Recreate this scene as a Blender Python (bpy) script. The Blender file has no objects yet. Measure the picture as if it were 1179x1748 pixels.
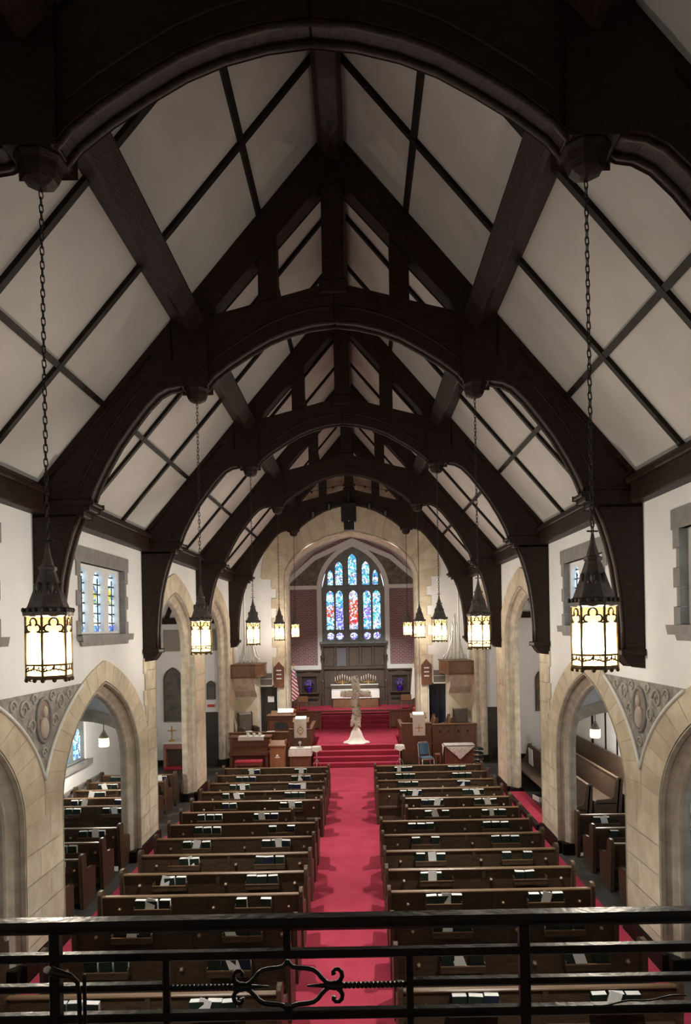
import bpy, bmesh, math, random
from mathutils import Matrix, Vector
random.seed(7)
PI = math.pi
scene = bpy.context.scene
COL = scene.collection

# ------------------------------------------------------------ camera, world, exposure
F_PX, VPX, VPY = 1200.0, 613.0, 1070.0
cam_d = bpy.data.cameras.new('camera')
cam_d.sensor_fit = 'AUTO'; cam_d.sensor_width = 36.0
cam_d.lens = F_PX / 1748.0 * 36.0
cam_d.shift_x = (589.5 - VPX) / 1748.0
cam_d.shift_y = (VPY - 874.0) / 1748.0
cam_d.clip_start = 0.05; cam_d.clip_end = 200
cam = bpy.data.objects.new('camera', cam_d); COL.objects.link(cam)
cam.matrix_world = (Matrix.Translation((0.294, 0.0, 5.0)) @ Matrix.Rotation(PI/2, 4, 'X')
                    @ Matrix.Rotation(math.radians(-1.05), 4, 'Z'))
scene.camera = cam
world = bpy.data.worlds.new('world'); scene.world = world; world.use_nodes = True
world.node_tree.nodes['Background'].inputs[0].default_value = (0.75, 0.85, 1.0, 1)
world.node_tree.nodes['Background'].inputs[1].default_value = 1.0
vs = scene.view_settings
vs.view_transform = 'Standard'; vs.look = 'None'; vs.gamma = 1.0; vs.use_curve_mapping = False
vs.exposure = 1.1
LAMP_W = 300.0          # bulb in each nave lantern
WINDOW_E = 4.5         # daylight glass, clerestory

# ------------------------------------------------------------ helpers
def tag(o, label=None, cat=None, group=None, kind=None):
    if label: o['label'] = label
    if cat: o['category'] = cat
    if group: o['group'] = group
    if kind: o['kind'] = kind
    return o

def empty(name, loc=(0, 0, 0), rz=0.0, label=None, cat=None, group=None, kind=None, parent=None):
    o = bpy.data.objects.new(name, None); COL.objects.link(o)
    o.location = loc; o.rotation_euler = (0, 0, rz); o.empty_display_size = 0.1
    if parent: o.parent = parent
    return tag(o, label, cat, group, kind)

def link(name, mesh, parent=None, loc=None, rot=None):
    o = bpy.data.objects.new(name, mesh); COL.objects.link(o)
    if parent: o.parent = parent
    if loc: o.location = loc
    if rot: o.rotation_euler = rot
    return o

def copy_tree(o, parent=None):
    c = o.copy(); COL.objects.link(c); c.parent = parent
    for ch in list(o.children): copy_tree(ch, c)
    return c

class MB:
    def __init__(self): self.v = []; self.f = []; self.m = Matrix.Identity(4); self.smooth = False
    def add(self, vs_, fs_):
        n = len(self.v)
        self.v += [tuple(self.m @ Vector(p)) for p in vs_]
        self.f += [tuple(i + n for i in f) for f in fs_]
        return self
    def box(self, x0, x1, y0, y1, z0, z1):
        return self.add([(x0,y0,z0),(x1,y0,z0),(x1,y1,z0),(x0,y1,z0),(x0,y0,z1),(x1,y0,z1),(x1,y1,z1),(x0,y1,z1)],
                 [(0,3,2,1),(4,5,6,7),(0,1,5,4),(1,2,6,5),(2,3,7,6),(3,0,4,7)])
    def prism(self, pts, mp, d0, d1):
        """polygon pts (u,z) mapped by mp(u,z,d), between depths d0 and d1"""
        n = len(pts)
        self.add([mp(u, z, d0) for u, z in pts] + [mp(u, z, d1) for u, z in pts],
                 [tuple(range(n)), tuple(range(2*n-1, n-1, -1))] + [(i, (i+1) % n, n+(i+1) % n, n+i) for i in range(n)])
        return self
    def tube(self, pts, r, n=8, closed=False, cap=True):
        pts = [Vector(p) for p in pts]; N = len(pts); rr = r if isinstance(r, (list, tuple)) else [r]*N
        V = []; Fc = []; up = None
        for i, p in enumerate(pts):
            a = pts[(i-1) % N] if (closed or i > 0) else p
            b = pts[(i+1) % N] if (closed or i < N-1) else p
            t = (b - a).normalized()
            if up is None:
                up = Vector((0, 0, 1)) if abs(t.z) < 0.9 else Vector((1, 0, 0))
            s = t.cross(up)
            if s.length < 1e-5: s = t.cross(Vector((0, 1, 0.01)))
            s.normalize(); up = s.cross(t).normalized()
            for k in range(n):
                q = 2*PI*k/n
                V.append(p + s*math.cos(q)*rr[i] + up*math.sin(q)*rr[i])
        M = N if closed else N-1
        for i in range(M):
            j = (i+1) % N
            for k in range(n):
                k2 = (k+1) % n
                Fc.append((i*n+k, i*n+k2, j*n+k2, j*n+k))
        if cap and not closed:
            Fc.append(tuple(range(n-1, -1, -1))); Fc.append(tuple((N-1)*n+k for k in range(n)))
        return self.add(V, Fc)
    def lathe(self, prof, n=16, a0=0.0, c=(0, 0), cap=True):
        V = []; Fc = []
        for r, z in prof:
            for k in range(n):
                q = a0 + 2*PI*k/n
                V.append((c[0]+r*math.cos(q), c[1]+r*math.sin(q), z))
        for i in range(len(prof)-1):
            for k in range(n):
                k2 = (k+1) % n
                Fc.append((i*n+k, i*n+k2, (i+1)*n+k2, (i+1)*n+k))
        if cap:
            Fc.append(tuple(range(n-1, -1, -1))); Fc.append(tuple((len(prof)-1)*n+k for k in range(n)))
        return self.add(V, Fc)
    def sphere(self, c, r, nu=10, nv=6, s=(1, 1, 1)):
        prof = [(max(1e-4, r*math.sin(PI*i/nv)), -r*math.cos(PI*i/nv)) for i in range(nv+1)]
        m0 = self.m; self.m = m0 @ Matrix.Translation(c) @ Matrix.Diagonal((s[0], s[1], s[2], 1))
        self.lathe(prof, nu); self.m = m0
        return self
    def mesh(self, name, mat, bevel=0.0):
        me = bpy.data.meshes.new(name); me.from_pydata(self.v, [], self.f)
        bm = bmesh.new(); bm.from_mesh(me)
        if bevel > 0:
            bmesh.ops.remove_doubles(bm, verts=bm.verts, dist=1e-5)
            es = [e for e in bm.edges if len(e.link_faces) == 2 and e.calc_face_angle(0) > 0.6]
            bmesh.ops.bevel(bm, geom=es, offset=bevel, segments=1, affect='EDGES', clamp_overlap=True)
        bmesh.ops.recalc_face_normals(bm, faces=bm.faces)
        bm.to_mesh(me); bm.free()
        if mat: me.materials.append(mat)
        if self.smooth:
            for p in me.polygons: p.use_smooth = True
        return me
    def build(self, name, mat, parent=None, bevel=0.0, loc=None, rot=None):
        return link(name, self.mesh(name, mat, bevel), parent, loc, rot)

def sm(mb): mb.smooth = True; return mb
def bx(name, mat, parent, *b, bevel=0.0): return MB().box(*b).build(name, mat, parent, bevel)

# ------------------------------------------------------------ materials
def mat(name, col, rough=0.6, metal=0.0, noise=0.0, nscale=6.0, col2=None, bump=0.0, bscale=30.0,
        stretch=None, coat=0.0, spec=None, rnd=0.0, detail=4.0):
    m = bpy.data.materials.new(name); m.use_nodes = True
    nt = m.node_tree; N = nt.nodes; L = nt.links; b = N['Principled BSDF']
    b.inputs['Roughness'].default_value = rough; b.inputs['Metallic'].default_value = metal
    if coat: b.inputs['Coat Weight'].default_value = coat; b.inputs['Coat Roughness'].default_value = 0.25
    if spec is not None: b.inputs['Specular IOR Level'].default_value = spec
    tc = N.new('ShaderNodeTexCoord'); mp = N.new('ShaderNodeMapping'); L.new(tc.outputs['Object'], mp.inputs['Vector'])
    if stretch: mp.inputs['Scale'].default_value = stretch
    c1 = tuple(col) + (1,)
    if col2 is None: col2 = tuple(min(1, c*(1+noise)) for c in col)
    c2 = tuple(col2) + (1,)
    n1 = N.new('ShaderNodeTexNoise'); n1.inputs['Scale'].default_value = nscale; n1.inputs['Detail'].default_value = detail
    L.new(mp.outputs['Vector'], n1.inputs['Vector'])
    mx = N.new('ShaderNodeMix'); mx.data_type = 'RGBA'
    mx.inputs['A'].default_value = c1; mx.inputs['B'].default_value = c2
    rp = N.new('ShaderNodeMapRange'); rp.inputs['From Min'].default_value = 0.35; rp.inputs['From Max'].default_value = 0.65
    L.new(n1.outputs['Fac'], rp.inputs['Value']); L.new(rp.outputs['Result'], mx.inputs['Factor'])
    out = mx.outputs['Result']
    if rnd:
        oi = N.new('ShaderNodeObjectInfo'); mr = N.new('ShaderNodeMapRange')
        mr.inputs['To Min'].default_value = 1-rnd; mr.inputs['To Max'].default_value = 1+rnd
        L.new(oi.outputs['Random'], mr.inputs['Value'])
        hv = N.new('ShaderNodeHueSaturation'); L.new(mr.outputs['Result'], hv.inputs['Value']); L.new(out, hv.inputs['Color'])
        out = hv.outputs['Color']
    L.new(out, b.inputs['Base Color'])
    if bump:
        n2 = N.new('ShaderNodeTexNoise'); n2.inputs['Scale'].default_value = bscale; n2.inputs['Detail'].default_value = 3
        L.new(mp.outputs['Vector'], n2.inputs['Vector'])
        bp = N.new('ShaderNodeBump'); bp.inputs['Strength'].default_value = bump; bp.inputs['Distance'].default_value = 0.02
        L.new(n2.outputs['Fac'], bp.inputs['Height']); L.new(bp.outputs['Normal'], b.inputs['Normal'])
    return m

M = {}
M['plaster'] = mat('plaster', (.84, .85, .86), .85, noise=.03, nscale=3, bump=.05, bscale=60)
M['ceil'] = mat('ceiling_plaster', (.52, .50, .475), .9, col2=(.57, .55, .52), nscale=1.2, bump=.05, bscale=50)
M['stone'] = mat('limestone', (.59, .505, .37), .8, col2=(.71, .63, .49), nscale=3.5, bump=.25, bscale=14, rnd=.09)
M['stone_mould'] = mat('moulded_limestone', (.46, .40, .31), .75, col2=(.64, .58, .48), nscale=5, bump=.15, bscale=25)
M['stone_grey'] = mat('grey_stone', (.22, .21, .20), .8, col2=(.29, .28, .27), nscale=5, bump=.2, bscale=20)
M['win_stone'] = mat('window_stone', (.20, .215, .21), .75, col2=(.26, .28, .27), nscale=4, bump=.1)
M['beam'] = mat('dark_oak_beam', (.014, .0070, .0048), .5, col2=(.032, .0155, .0100), nscale=4, stretch=(2.5, 2.5, 9), bump=.3, bscale=9, spec=.22)
M['batten'] = mat('dark_batten', (.009, .0065, .005), .55, col2=(.016, .011, .008), nscale=6, spec=.2)
M['pew'] = mat('pew_oak', (.060, .036, .021), .42, col2=(.105, .066, .039), nscale=5, stretch=(1.2, 8, 9), bump=.06, bscale=20, rnd=.12, spec=.45)
M['pew_lit'] = mat('pew_oak_lit', (.17, .10, .052), .33, col2=(.22, .135, .072), nscale=5, stretch=(1, 8, 8), spec=.5, rnd=.1)  # same pew oak made lighter; edge highlight painted into the colour
M['oak'] = mat('choir_oak', (.135, .064, .032), .45, col2=(.20, .10, .05), nscale=5, stretch=(5, 5, 1), bump=.05)
M['oakred'] = mat('red_oak', (.13, .05, .028), .42, col2=(.19, .08, .045), nscale=5, stretch=(5, 5, 1))
M['reredos'] = mat('reredos_oak', (.060, .040, .028), .5, col2=(.095, .065, .046), nscale=6, stretch=(5, 5, 1), bump=.15, bscale=20)
M['carpet'] = mat('red_carpet', (.36, .038, .068), .95, col2=(.42, .050, .086), nscale=2.0, bump=.3, bscale=150, spec=.1)
M['tile'] = mat('dark_floor_tile', (.045, .042, .038), .45, col2=(.075, .07, .062), nscale=3)
M['iron'] = mat('black_iron', (.008, .007, .006), .32, col2=(.016, .014, .012), nscale=10, bump=.1, bscale=40, spec=.35)
M['bronze'] = mat('patinated_metal', (.075, .062, .055), .5, col2=(.16, .135, .12), nscale=9, bump=.35, bscale=22, metal=.35)
M['tracery'] = mat('bronze_tracery', (.09, .055, .02), .5, col2=(.16, .10, .04), nscale=12, metal=.3)
M['chain'] = mat('chain_iron', (.03, .025, .02), .5, metal=.5, noise=.3)
M['white'] = mat('white_paint', (.80, .82, .78), .6, noise=.03)
M['cloth'] = mat('white_cloth', (.80, .76, .68), .9, noise=.05, nscale=8, bump=.2, bscale=14)
M['paper'] = mat('white_paper', (.85, .85, .82), .7, noise=.04, nscale=20)
M['cover'] = mat('hymnal_cover', (.008, .018, .014), .45, col2=(.014, .028, .022), nscale=20, rnd=.4)
M['cover_blue'] = mat('blue_hymnal_cover', (.010, .014, .035), .45, noise=.3, nscale=20)
M['knob'] = mat('pale_brass', (.50, .36, .25), .35, noise=.2, nscale=30, metal=.3)
M['black'] = mat('black_plastic', (.006, .006, .007), .4, noise=.3)
M['glass_black'] = mat('dark_glass', (.01, .012, .02), .1, noise=.3)
M['gold'] = mat('gold_thread', (.45, .27, .08), .5, noise=.3, nscale=30)
M['cushion'] = mat('red_cushion', (.40, .03, .05), .9, noise=.25, nscale=12)
M['bluefab'] = mat('blue_vinyl', (.05, .11, .17), .5, noise=.2)
M['chrome'] = mat('brushed_metal', (.6, .58, .54), .35, metal=.7, noise=.1)
M['pipe'] = mat('organ_pipe_metal', (.62, .62, .60), .4, metal=.25, noise=.2, nscale=12)
M['petal'] = mat('cream_petal', (.88, .85, .76), .8, col2=(.80, .77, .64), nscale=25)
def mat_petal():
    m = mat('cream_petal', (.93, .90, .82), .8, col2=(.86, .82, .70), nscale=25); nt = m.node_tree; N = nt.nodes; L = nt.links
    tl = N.new('ShaderNodeBsdfTranslucent'); tl.inputs['Color'].default_value = (.9, .86, .72, 1)
    mx = N.new('ShaderNodeMixShader'); mx.inputs['Fac'].default_value = .35
    L.new(N['Principled BSDF'].outputs[0], mx.inputs[1]); L.new(tl.outputs[0], mx.inputs[2]); L.new(mx.outputs[0], N['Material Output'].inputs['Surface'])
    return m
M['petal'] = mat_petal()
M['leaf'] = mat('green_leaf', (.055, .08, .03), .6, col2=(.12, .13, .06), nscale=15)
M['purple'] = mat('purple_petal', (.10, .04, .42), .7, col2=(.28, .20, .55), nscale=30)
M['foil'] = mat('purple_foil', (.07, .015, .40), .3, noise=.4, nscale=20, metal=.3)
M['grille'] = mat('vent_grille', (.16, .15, .13), .7, noise=.15, nscale=20)
M['door'] = mat('dark_door', (.022, .016, .013), .45, noise=.5, nscale=4, stretch=(6, 6, 1))
M['panelgrey'] = mat('grey_panel', (.28, .26, .23), .8, noise=.08)
M['exit'] = mat('red_sign', (.55, .04, .04), .5, noise=.1)
M['candle'] = mat('ivory_wax', (.78, .74, .64), .5, noise=.05)
M['lace'] = None
M['bench'] = mat('bench_oak', (.085, .055, .036), .5, col2=(.125, .082, .055), nscale=5, stretch=(8, 1.2, 9))
M['win_scroll'] = mat('scroll_stone', (.34, .32, .28), .8, col2=(.46, .44, .40), nscale=9)

def mat_brick():
    m = mat('rose_brick', (.33, .14, .14), .9); nt = m.node_tree; N = nt.nodes; L = nt.links; b = N['Principled BSDF']
    tc = N.new('ShaderNodeTexCoord'); sx = N.new('ShaderNodeSeparateXYZ'); cb = N.new('ShaderNodeCombineXYZ')
    L.new(tc.outputs['Object'], sx.inputs[0]); L.new(sx.outputs['X'], cb.inputs['X']); L.new(sx.outputs['Z'], cb.inputs['Y'])
    br = N.new('ShaderNodeTexBrick'); L.new(cb.outputs[0], br.inputs['Vector'])
    br.inputs['Scale'].default_value = 1.0; br.inputs['Brick Width'].default_value = .24; br.inputs['Row Height'].default_value = .085
    br.inputs['Mortar Size'].default_value = .016
    br.inputs['Color1'].default_value = (.27, .125, .14, 1); br.inputs['Color2'].default_value = (.20, .08, .09, 1)
    br.inputs['Mortar'].default_value = (.40, .32, .32, 1)
    L.new(br.outputs['Color'], b.inputs['Base Color'])
    bp = N.new('ShaderNodeBump'); bp.inputs['Strength'].default_value = .4; bp.inputs['Distance'].default_value = .01; bp.invert = True
    L.new(br.outputs['Fac'], bp.inputs['Height']); L.new(bp.outputs['Normal'], b.inputs['Normal'])
    return m
M['brick'] = mat_brick()

def ramp(N, cols):
    r = N.new('ShaderNodeValToRGB'); r.color_ramp.interpolation = 'CONSTANT'
    e = r.color_ramp.elements
    while len(e) < len(cols): e.new(.5)
    for i, c in enumerate(cols):
        e[i].position = i/len(cols); e[i].color = tuple(c) + (1,)
    return r

def mat_stained(name, pal, scale=9.0, strength=1.5, lead=.05, fig=None, axis='XZ'):
    m = bpy.data.materials.new(name); m.use_nodes = True; nt = m.node_tree; N = nt.nodes; L = nt.links
    b = N['Principled BSDF']; b.inputs['Base Color'].default_value = (.02, .02, .03, 1); b.inputs['Roughness'].default_value = .5; b.inputs['Specular IOR Level'].default_value = .08
    tc = N.new('ShaderNodeTexCoord')
    vo = N.new('ShaderNodeTexVoronoi'); vo.inputs['Scale'].default_value = scale; L.new(tc.outputs['Object'], vo.inputs['Vector'])
    sp = N.new('ShaderNodeSeparateColor'); L.new(vo.outputs['Color'], sp.inputs[0])
    r1 = ramp(N, pal); L.new(sp.outputs[0], r1.inputs['Fac']); col = r1.outputs['Color']
    if fig:
        zc, zr, pal2 = fig
        sx = N.new('ShaderNodeSeparateXYZ'); L.new(vo.outputs['Position'], sx.inputs[0])
        sub = N.new('ShaderNodeMath'); sub.operation = 'SUBTRACT'; sub.inputs[1].default_value = zc; L.new(sx.outputs['Z'], sub.inputs[0])
        ab = N.new('ShaderNodeMath'); ab.operation = 'ABSOLUTE'; L.new(sub.outputs[0], ab.inputs[0])
        lt = N.new('ShaderNodeMath'); lt.operation = 'LESS_THAN'; lt.inputs[1].default_value = zr; L.new(ab.outputs[0], lt.inputs[0])
        r2 = ramp(N, pal2); L.new(sp.outputs[1], r2.inputs['Fac'])
        mx = N.new('ShaderNodeMix'); mx.data_type = 'RGBA'; L.new(lt.outputs[0], mx.inputs['Factor'])
        L.new(col, mx.inputs['A']); L.new(r2.outputs['Color'], mx.inputs['B']); col = mx.outputs['Result']
    ve = N.new('ShaderNodeTexVoronoi'); ve.feature = 'DISTANCE_TO_EDGE'; ve.inputs['Scale'].default_value = scale
    L.new(tc.outputs['Object'], ve.inputs['Vector'])
    gt = N.new('ShaderNodeMath'); gt.operation = 'GREATER_THAN'; gt.inputs[1].default_value = lead; L.new(ve.outputs['Distance'], gt.inputs[0])
    ml = N.new('ShaderNodeMath'); ml.operation = 'MULTIPLY'; ml.inputs[1].default_value = strength; L.new(gt.outputs[0], ml.inputs[0])
    L.new(col, b.inputs['Emission Color']); L.new(ml.outputs[0], b.inputs['Emission Strength'])
    return m
PALB = [(.04, .34, .50), (.30, .68, .78), (.80, .88, .90), (.10, .48, .55), (.12, .20, .60), (.50, .80, .84), (.06, .22, .45), (.36, .66, .76), (.66, .45, .58), (.20, .60, .56), (.70, .85, .88)]
PALW = [(.80, .82, .85), (.45, .6, .75), (.65, .45, .55), (.2, .3, .6), (.75, .7, .65), (.35, .4, .45)]
PALR = [(.75, .06, .03), (.85, .18, .05), (.6, .03, .05), (.8, .12, .04), (.6, .45, .5), (.5, .04, .08)]
PALP = [(.35, .2, .65), (.2, .15, .6), (.6, .45, .75), (.1, .25, .6), (.5, .6, .8)]
PALV = [(.12, .14, .55), (.35, .4, .75), (.6, .65, .85), (.2, .12, .5)]
ST = 1.0
M['st_blue'] = mat_stained('stained_blue', PALB, 11, ST)
M['st_red'] = mat_stained('stained_red', PALW, 11, ST, fig=(5.75, .62, PALR + PALW[:3]))
M['st_redside'] = mat_stained('stained_redside', PALB, 11, ST, fig=(5.8, .28, PALR + PALW))
M['st_deep'] = mat_stained('stained_deep', PALB, 11, ST, fig=(5.5, .55, PALV))
M['st_purple'] = mat_stained('stained_purple', PALB, 11, ST, fig=(5.7, .3, PALP))
M['st_rose'] = mat_stained('stained_roundel', PALV + PALW[:2], 13, ST)
M['st_clear'] = mat_stained('pale_leaded_glass', [(.45, .66, .82), (.66, .80, .88), (.36, .58, .80), (.74, .84, .88), (.55, .74, .84)], 3.2, WINDOW_E*.29, lead=.02)
M['st_crest'] = mat_stained('crest_glass', [(.75, .60, .08), (.25, .5, .2), (.15, .25, .55), (.85, .8, .55)], 13, WINDOW_E*.16, lead=.03)
M['st_border'] = mat_stained('blue_border_glass', [(.10, .16, .55), (.2, .4, .7), (.4, .55, .75)], 9, WINDOW_E*.16, lead=.03)
M['painting'] = mat('dark_painting', (.055, .060, .050), .5, col2=(.14, .13, .10), nscale=3, detail=8)
M['goldpaint'] = mat('gold_painting', (.20, .15, .04), .5, col2=(.04, .05, .04), nscale=3, detail=6)

def mat_lantern_glass():
    m = bpy.data.materials.new('amber_lantern_glass'); m.use_nodes = True; nt = m.node_tree; N = nt.nodes; L = nt.links
    N.remove(N['Principled BSDF']); out = N['Material Output']
    tr = N.new('ShaderNodeBsdfTranslucent'); tr.inputs['Color'].default_value = (.050, .034, .0125, 1)
    tp = N.new('ShaderNodeBsdfTransparent'); tp.inputs['Color'].default_value = (1.0, .975, .93, 1)
    tc = N.new('ShaderNodeTexCoord'); nz = N.new('ShaderNodeTexNoise'); nz.inputs['Scale'].default_value = 14
    L.new(tc.outputs['Object'], nz.inputs['Vector'])
    mr = N.new('ShaderNodeMapRange'); mr.inputs['To Min'].default_value = .38; mr.inputs['To Max'].default_value = .5
    L.new(nz.outputs['Fac'], mr.inputs['Value'])
    mx = N.new('ShaderNodeMixShader'); L.new(mr.outputs['Result'], mx.inputs['Fac'])
    L.new(tr.outputs[0], mx.inputs[1]); L.new(tp.outputs[0], mx.inputs[2]); L.new(mx.outputs[0], out.inputs['Surface'])
    return m
M['lglass'] = mat_lantern_glass()
def mat_lace():
    m = mat('lace_cloth', (.78, .74, .66), .9); nt = m.node_tree; N = nt.nodes; L = nt.links; b = N['Principled BSDF']
    tc = N.new('ShaderNodeTexCoord'); vo = N.new('ShaderNodeTexVoronoi'); vo.inputs['Scale'].default_value = 16
    vo.feature = 'DISTANCE_TO_EDGE'; L.new(tc.outputs['Object'], vo.inputs['Vector'])
    r = N.new('ShaderNodeValToRGB'); r.color_ramp.elements[0].color = (.80, .77, .70, 1); r.color_ramp.elements[1].color = (.50, .46, .40, 1)
    r.color_ramp.elements[0].position = .1; r.color_ramp.elements[1].position = .3
    L.new(vo.outputs['Distance'], r.inputs['Fac']); L.new(r.outputs['Color'], b.inputs['Base Color'])
    return m
M['lace'] = mat_lace()

def mat_flag():
    m = mat('striped_flag', (.5, .05, .06), .8); nt = m.node_tree; N = nt.nodes; L = nt.links; b = N['Principled BSDF']
    tc = N.new('ShaderNodeTexCoord'); sx = N.new('ShaderNodeSeparateXYZ'); L.new(tc.outputs['Object'], sx.inputs[0])
    ml = N.new('ShaderNodeMath'); ml.operation = 'MULTIPLY_ADD'; ml.inputs[1].default_value = .9; L.new(sx.outputs['X'], ml.inputs[0]); L.new(sx.outputs['Z'], ml.inputs[2])
    fr = N.new('ShaderNodeMath'); fr.operation = 'PINGPONG'; fr.inputs[1].default_value = .09; L.new(ml.outputs[0], fr.inputs[0])
    gt = N.new('ShaderNodeMath'); gt.operation = 'GREATER_THAN'; gt.inputs[1].default_value = .045; L.new(fr.outputs[0], gt.inputs[0])
    mx = N.new('ShaderNodeMix'); mx.data_type = 'RGBA'; mx.inputs['A'].default_value = (.38, .03, .05, 1); mx.inputs['B'].default_value = (.75, .72, .70, 1)
    L.new(gt.outputs[0], mx.inputs['Factor']); L.new(mx.outputs['Result'], b.inputs['Base Color'])
    return m
M['flag'] = mat_flag()
M['canton'] = mat('blue_canton', (.03, .04, .16), .8, col2=(.4, .4, .5), nscale=24)

# ------------------------------------------------------------ key dimensions
WX = 4.58            # nave wall face
WT = 0.34            # nave wall thickness
TK = [0.2 + 5.27*k for k in range(6)]          # truss lines (index 1..5 are built)
BAY = [(TK[i] + TK[i+1])/2 for i in range(5)]  # bay centres, gallery to chancel
SLOPE = 1.18
def zroof(x): return 7.1 + (4.62 - abs(x))*SLOPE
EAST = 28.0          # chancel arch wall
BACK = 36.0          # chancel end wall
OX = 7.3             # outer aisle walls
ORD = ['', 'first', 'second', 'third', 'fourth', 'fifth', 'sixth', 'seventh', 'eighth', 'ninth', 'tenth', 'eleventh',
       'twelfth', 'thirteenth', 'fourteenth', 'fifteenth']
SIDE = {-1: 'piano side', 1: 'lace table side'}

def arch_z(u, a, zs, h, c=.6):
    t = min(1.0, abs(u)/a); R = 1 + c
    return zs + h*math.sqrt(max(0, R*R - (t+c)**2))/math.sqrt(R*R - c*c)

class Op:   # an opening in a plate: arch (h>0), rectangle (h=0) or circle
    def __init__(s, u, a, lo, zs, h=0.0, c=.6, circ=False, n=16): s.u, s.a, s.lo, s.zs, s.h, s.c, s.circ, s.n = u, a, lo, zs, h, c, circ, n
    def L(s, u):
        if s.circ: return s.lo - math.sqrt(max(0, s.a**2 - (u-s.u)**2))
        return s.lo
    def H(s, u):
        if s.circ: return s.lo + math.sqrt(max(0, s.a**2 - (u-s.u)**2))
        return arch_z(u-s.u, s.a, s.zs, s.h, s.c)
    def us(s):
        if s.h == 0 and not s.circ: return [s.u-s.a, s.u+s.a]
        return [s.u + s.a*math.sin(PI/2*(2*i/s.n-1)) for i in range(s.n+1)]
    def outline(s, g=0.0):
        us = s.us(); k = (s.a+g)/s.a
        if s.circ:
            return [(s.u+(s.a+g)*math.cos(2*PI*i/20), s.lo+(s.a+g)*math.sin(2*PI*i/20)) for i in range(20)]
        top = [(s.u+(u-s.u)*k, s.H(u)+g) for u in us]
        return [(us[0]-g, s.lo-g)] + top + [(us[-1]+g, s.lo-g)]

def plate(mb, P, u0, u1, z0, z1, T, ops):
    top = z1 if callable(z1) else (lambda u: z1)
    us = {round(u0, 5), round(u1, 5)}
    for o in ops: us |= {round(u, 5) for u in o.us() if u0 <= u <= u1}
    us |= {round(u0 + (u1-u0)*i/8, 5) for i in range(9)} if callable(z1) else set()
    us = sorted(us)
    def quad(a, b, c, d): mb.add([a, b, c, d], [(0, 1, 2, 3)])
    def both(ua, ub, la, lb, ha, hb):
        if ha-la < 1e-5 and hb-lb < 1e-5: return
        quad(P(ua, la, 0), P(ub, lb, 0), P(ub, hb, 0), P(ua, ha, 0))
        quad(P(ua, la, T), P(ua, ha, T), P(ub, hb, T), P(ub, lb, T))
    for ua, ub in zip(us[:-1], us[1:]):
        mid = (ua+ub)/2
        hs = sorted([o for o in ops if abs(mid-o.u) < o.a], key=lambda o: o.L(mid))
        pa = pb = z0
        for o in hs:
            la, lb, ha, hb = o.L(ua), o.L(ub), o.H(ua), o.H(ub)
            if min(la, lb) > z0 + 1e-4:
                both(ua, ub, pa, pb, la, lb)
                quad(P(ua, la, 0), P(ua, la, T), P(ub, lb, T), P(ub, lb, 0))
            quad(P(ua, ha, 0), P(ub, hb, 0), P(ub, hb, T), P(ua, ha, T))
            pa, pb = ha, hb
        both(ua, ub, pa, pb, top(ua), top(ub))
        quad(P(ua, top(ua), 0), P(ub, top(ub), 0), P(ub, top(ub), T), P(ua, top(ua), T))
        if not (hs and hs[0].L(mid) <= z0+1e-4): quad(P(ua, z0, 0), P(ua, z0, T), P(ub, z0, T), P(ub, z0, 0))
    for o in ops:
        if o.circ: continue
        for s in (-1, 1):
            u = o.u + s*o.a
            quad(P(u, o.L(u), 0), P(u, o.L(u), T), P(u, o.H(u), T), P(u, o.H(u), 0))
    for u in (u0, u1): quad(P(u, z0, 0), P(u, z0, T), P(u, top(u), T), P(u, top(u), 0))
    return mb

def Pside(s, x=WX): return lambda u, z, d: (s*(x+d), u, z)
def Peast(y): return lambda u, z, d: (u, y+d, z)

def arch_path(uc, a, zs, h, n=20, c=.6, zbot=0.0):
    us = [a*math.sin(PI/2*(2*i/n-1)) for i in range(n+1)]
    return [(uc-a, zbot)] + [(uc+u, arch_z(u, a, zs, h, c)) for u in us] + [(uc+a, zbot)]

def moulding(mb, P, uc, prof, zs, n=20, c=.6, zbot=0.0):
    """prof: list of (half width, rise, depth)"""
    rows = [[P(u, z, d) for u, z in arch_path(uc, a, zs, h, n, c, zbot)] for a, h, d in prof]
    m = len(rows[0]); V = [p for r in rows for p in r]; Fc = []
    for i in range(len(rows)-1):
        for j in range(m-1): Fc.append((i*m+j, i*m+j+1, (i+1)*m+j+1, (i+1)*m+j))
    return mb.add(V, Fc)

# ============================================================ THE SETTING
def struct(name, mb, m, parent=None, label=None, bevel=0.0):
    o = mb.build(name, m, parent, bevel)
    if not parent: o['kind'] = 'structure'
    if label: o['label'] = label
    return o

floor = struct('floor', MB().box(-OX-.3, OX+.3, -4.2, BACK+.4, -.2, 0), M['tile'], label='dark tiled floor under the pews')
# chancel platform and its steps (carpeted structure)
plat = MB()
plat.box(-WX, WX, 25.9, EAST, 0, .64)
plat.box(-3.6, 3.6, EAST, BACK, 0, .64)
platform = struct('floor.001', plat, M['carpet'], label='raised red carpeted chancel floor')
for i in range(3):
    bx('step', M['carpet'], platform, -1.45, 1.68, 25.0+.3*i, 25.9, .16*i, .16*(i+1), bevel=.012)
for i in range(3):
    bx('step', M['carpet'], platform, -1.75, 1.85, 30.35+.55*i, 32.4, .64+.13*i, .64+.13*(i+1), bevel=.012)
bx('altar_floor', M['carpet'], platform, -3.6, 3.6, 32.0, BACK, .64, 1.03)

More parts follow.
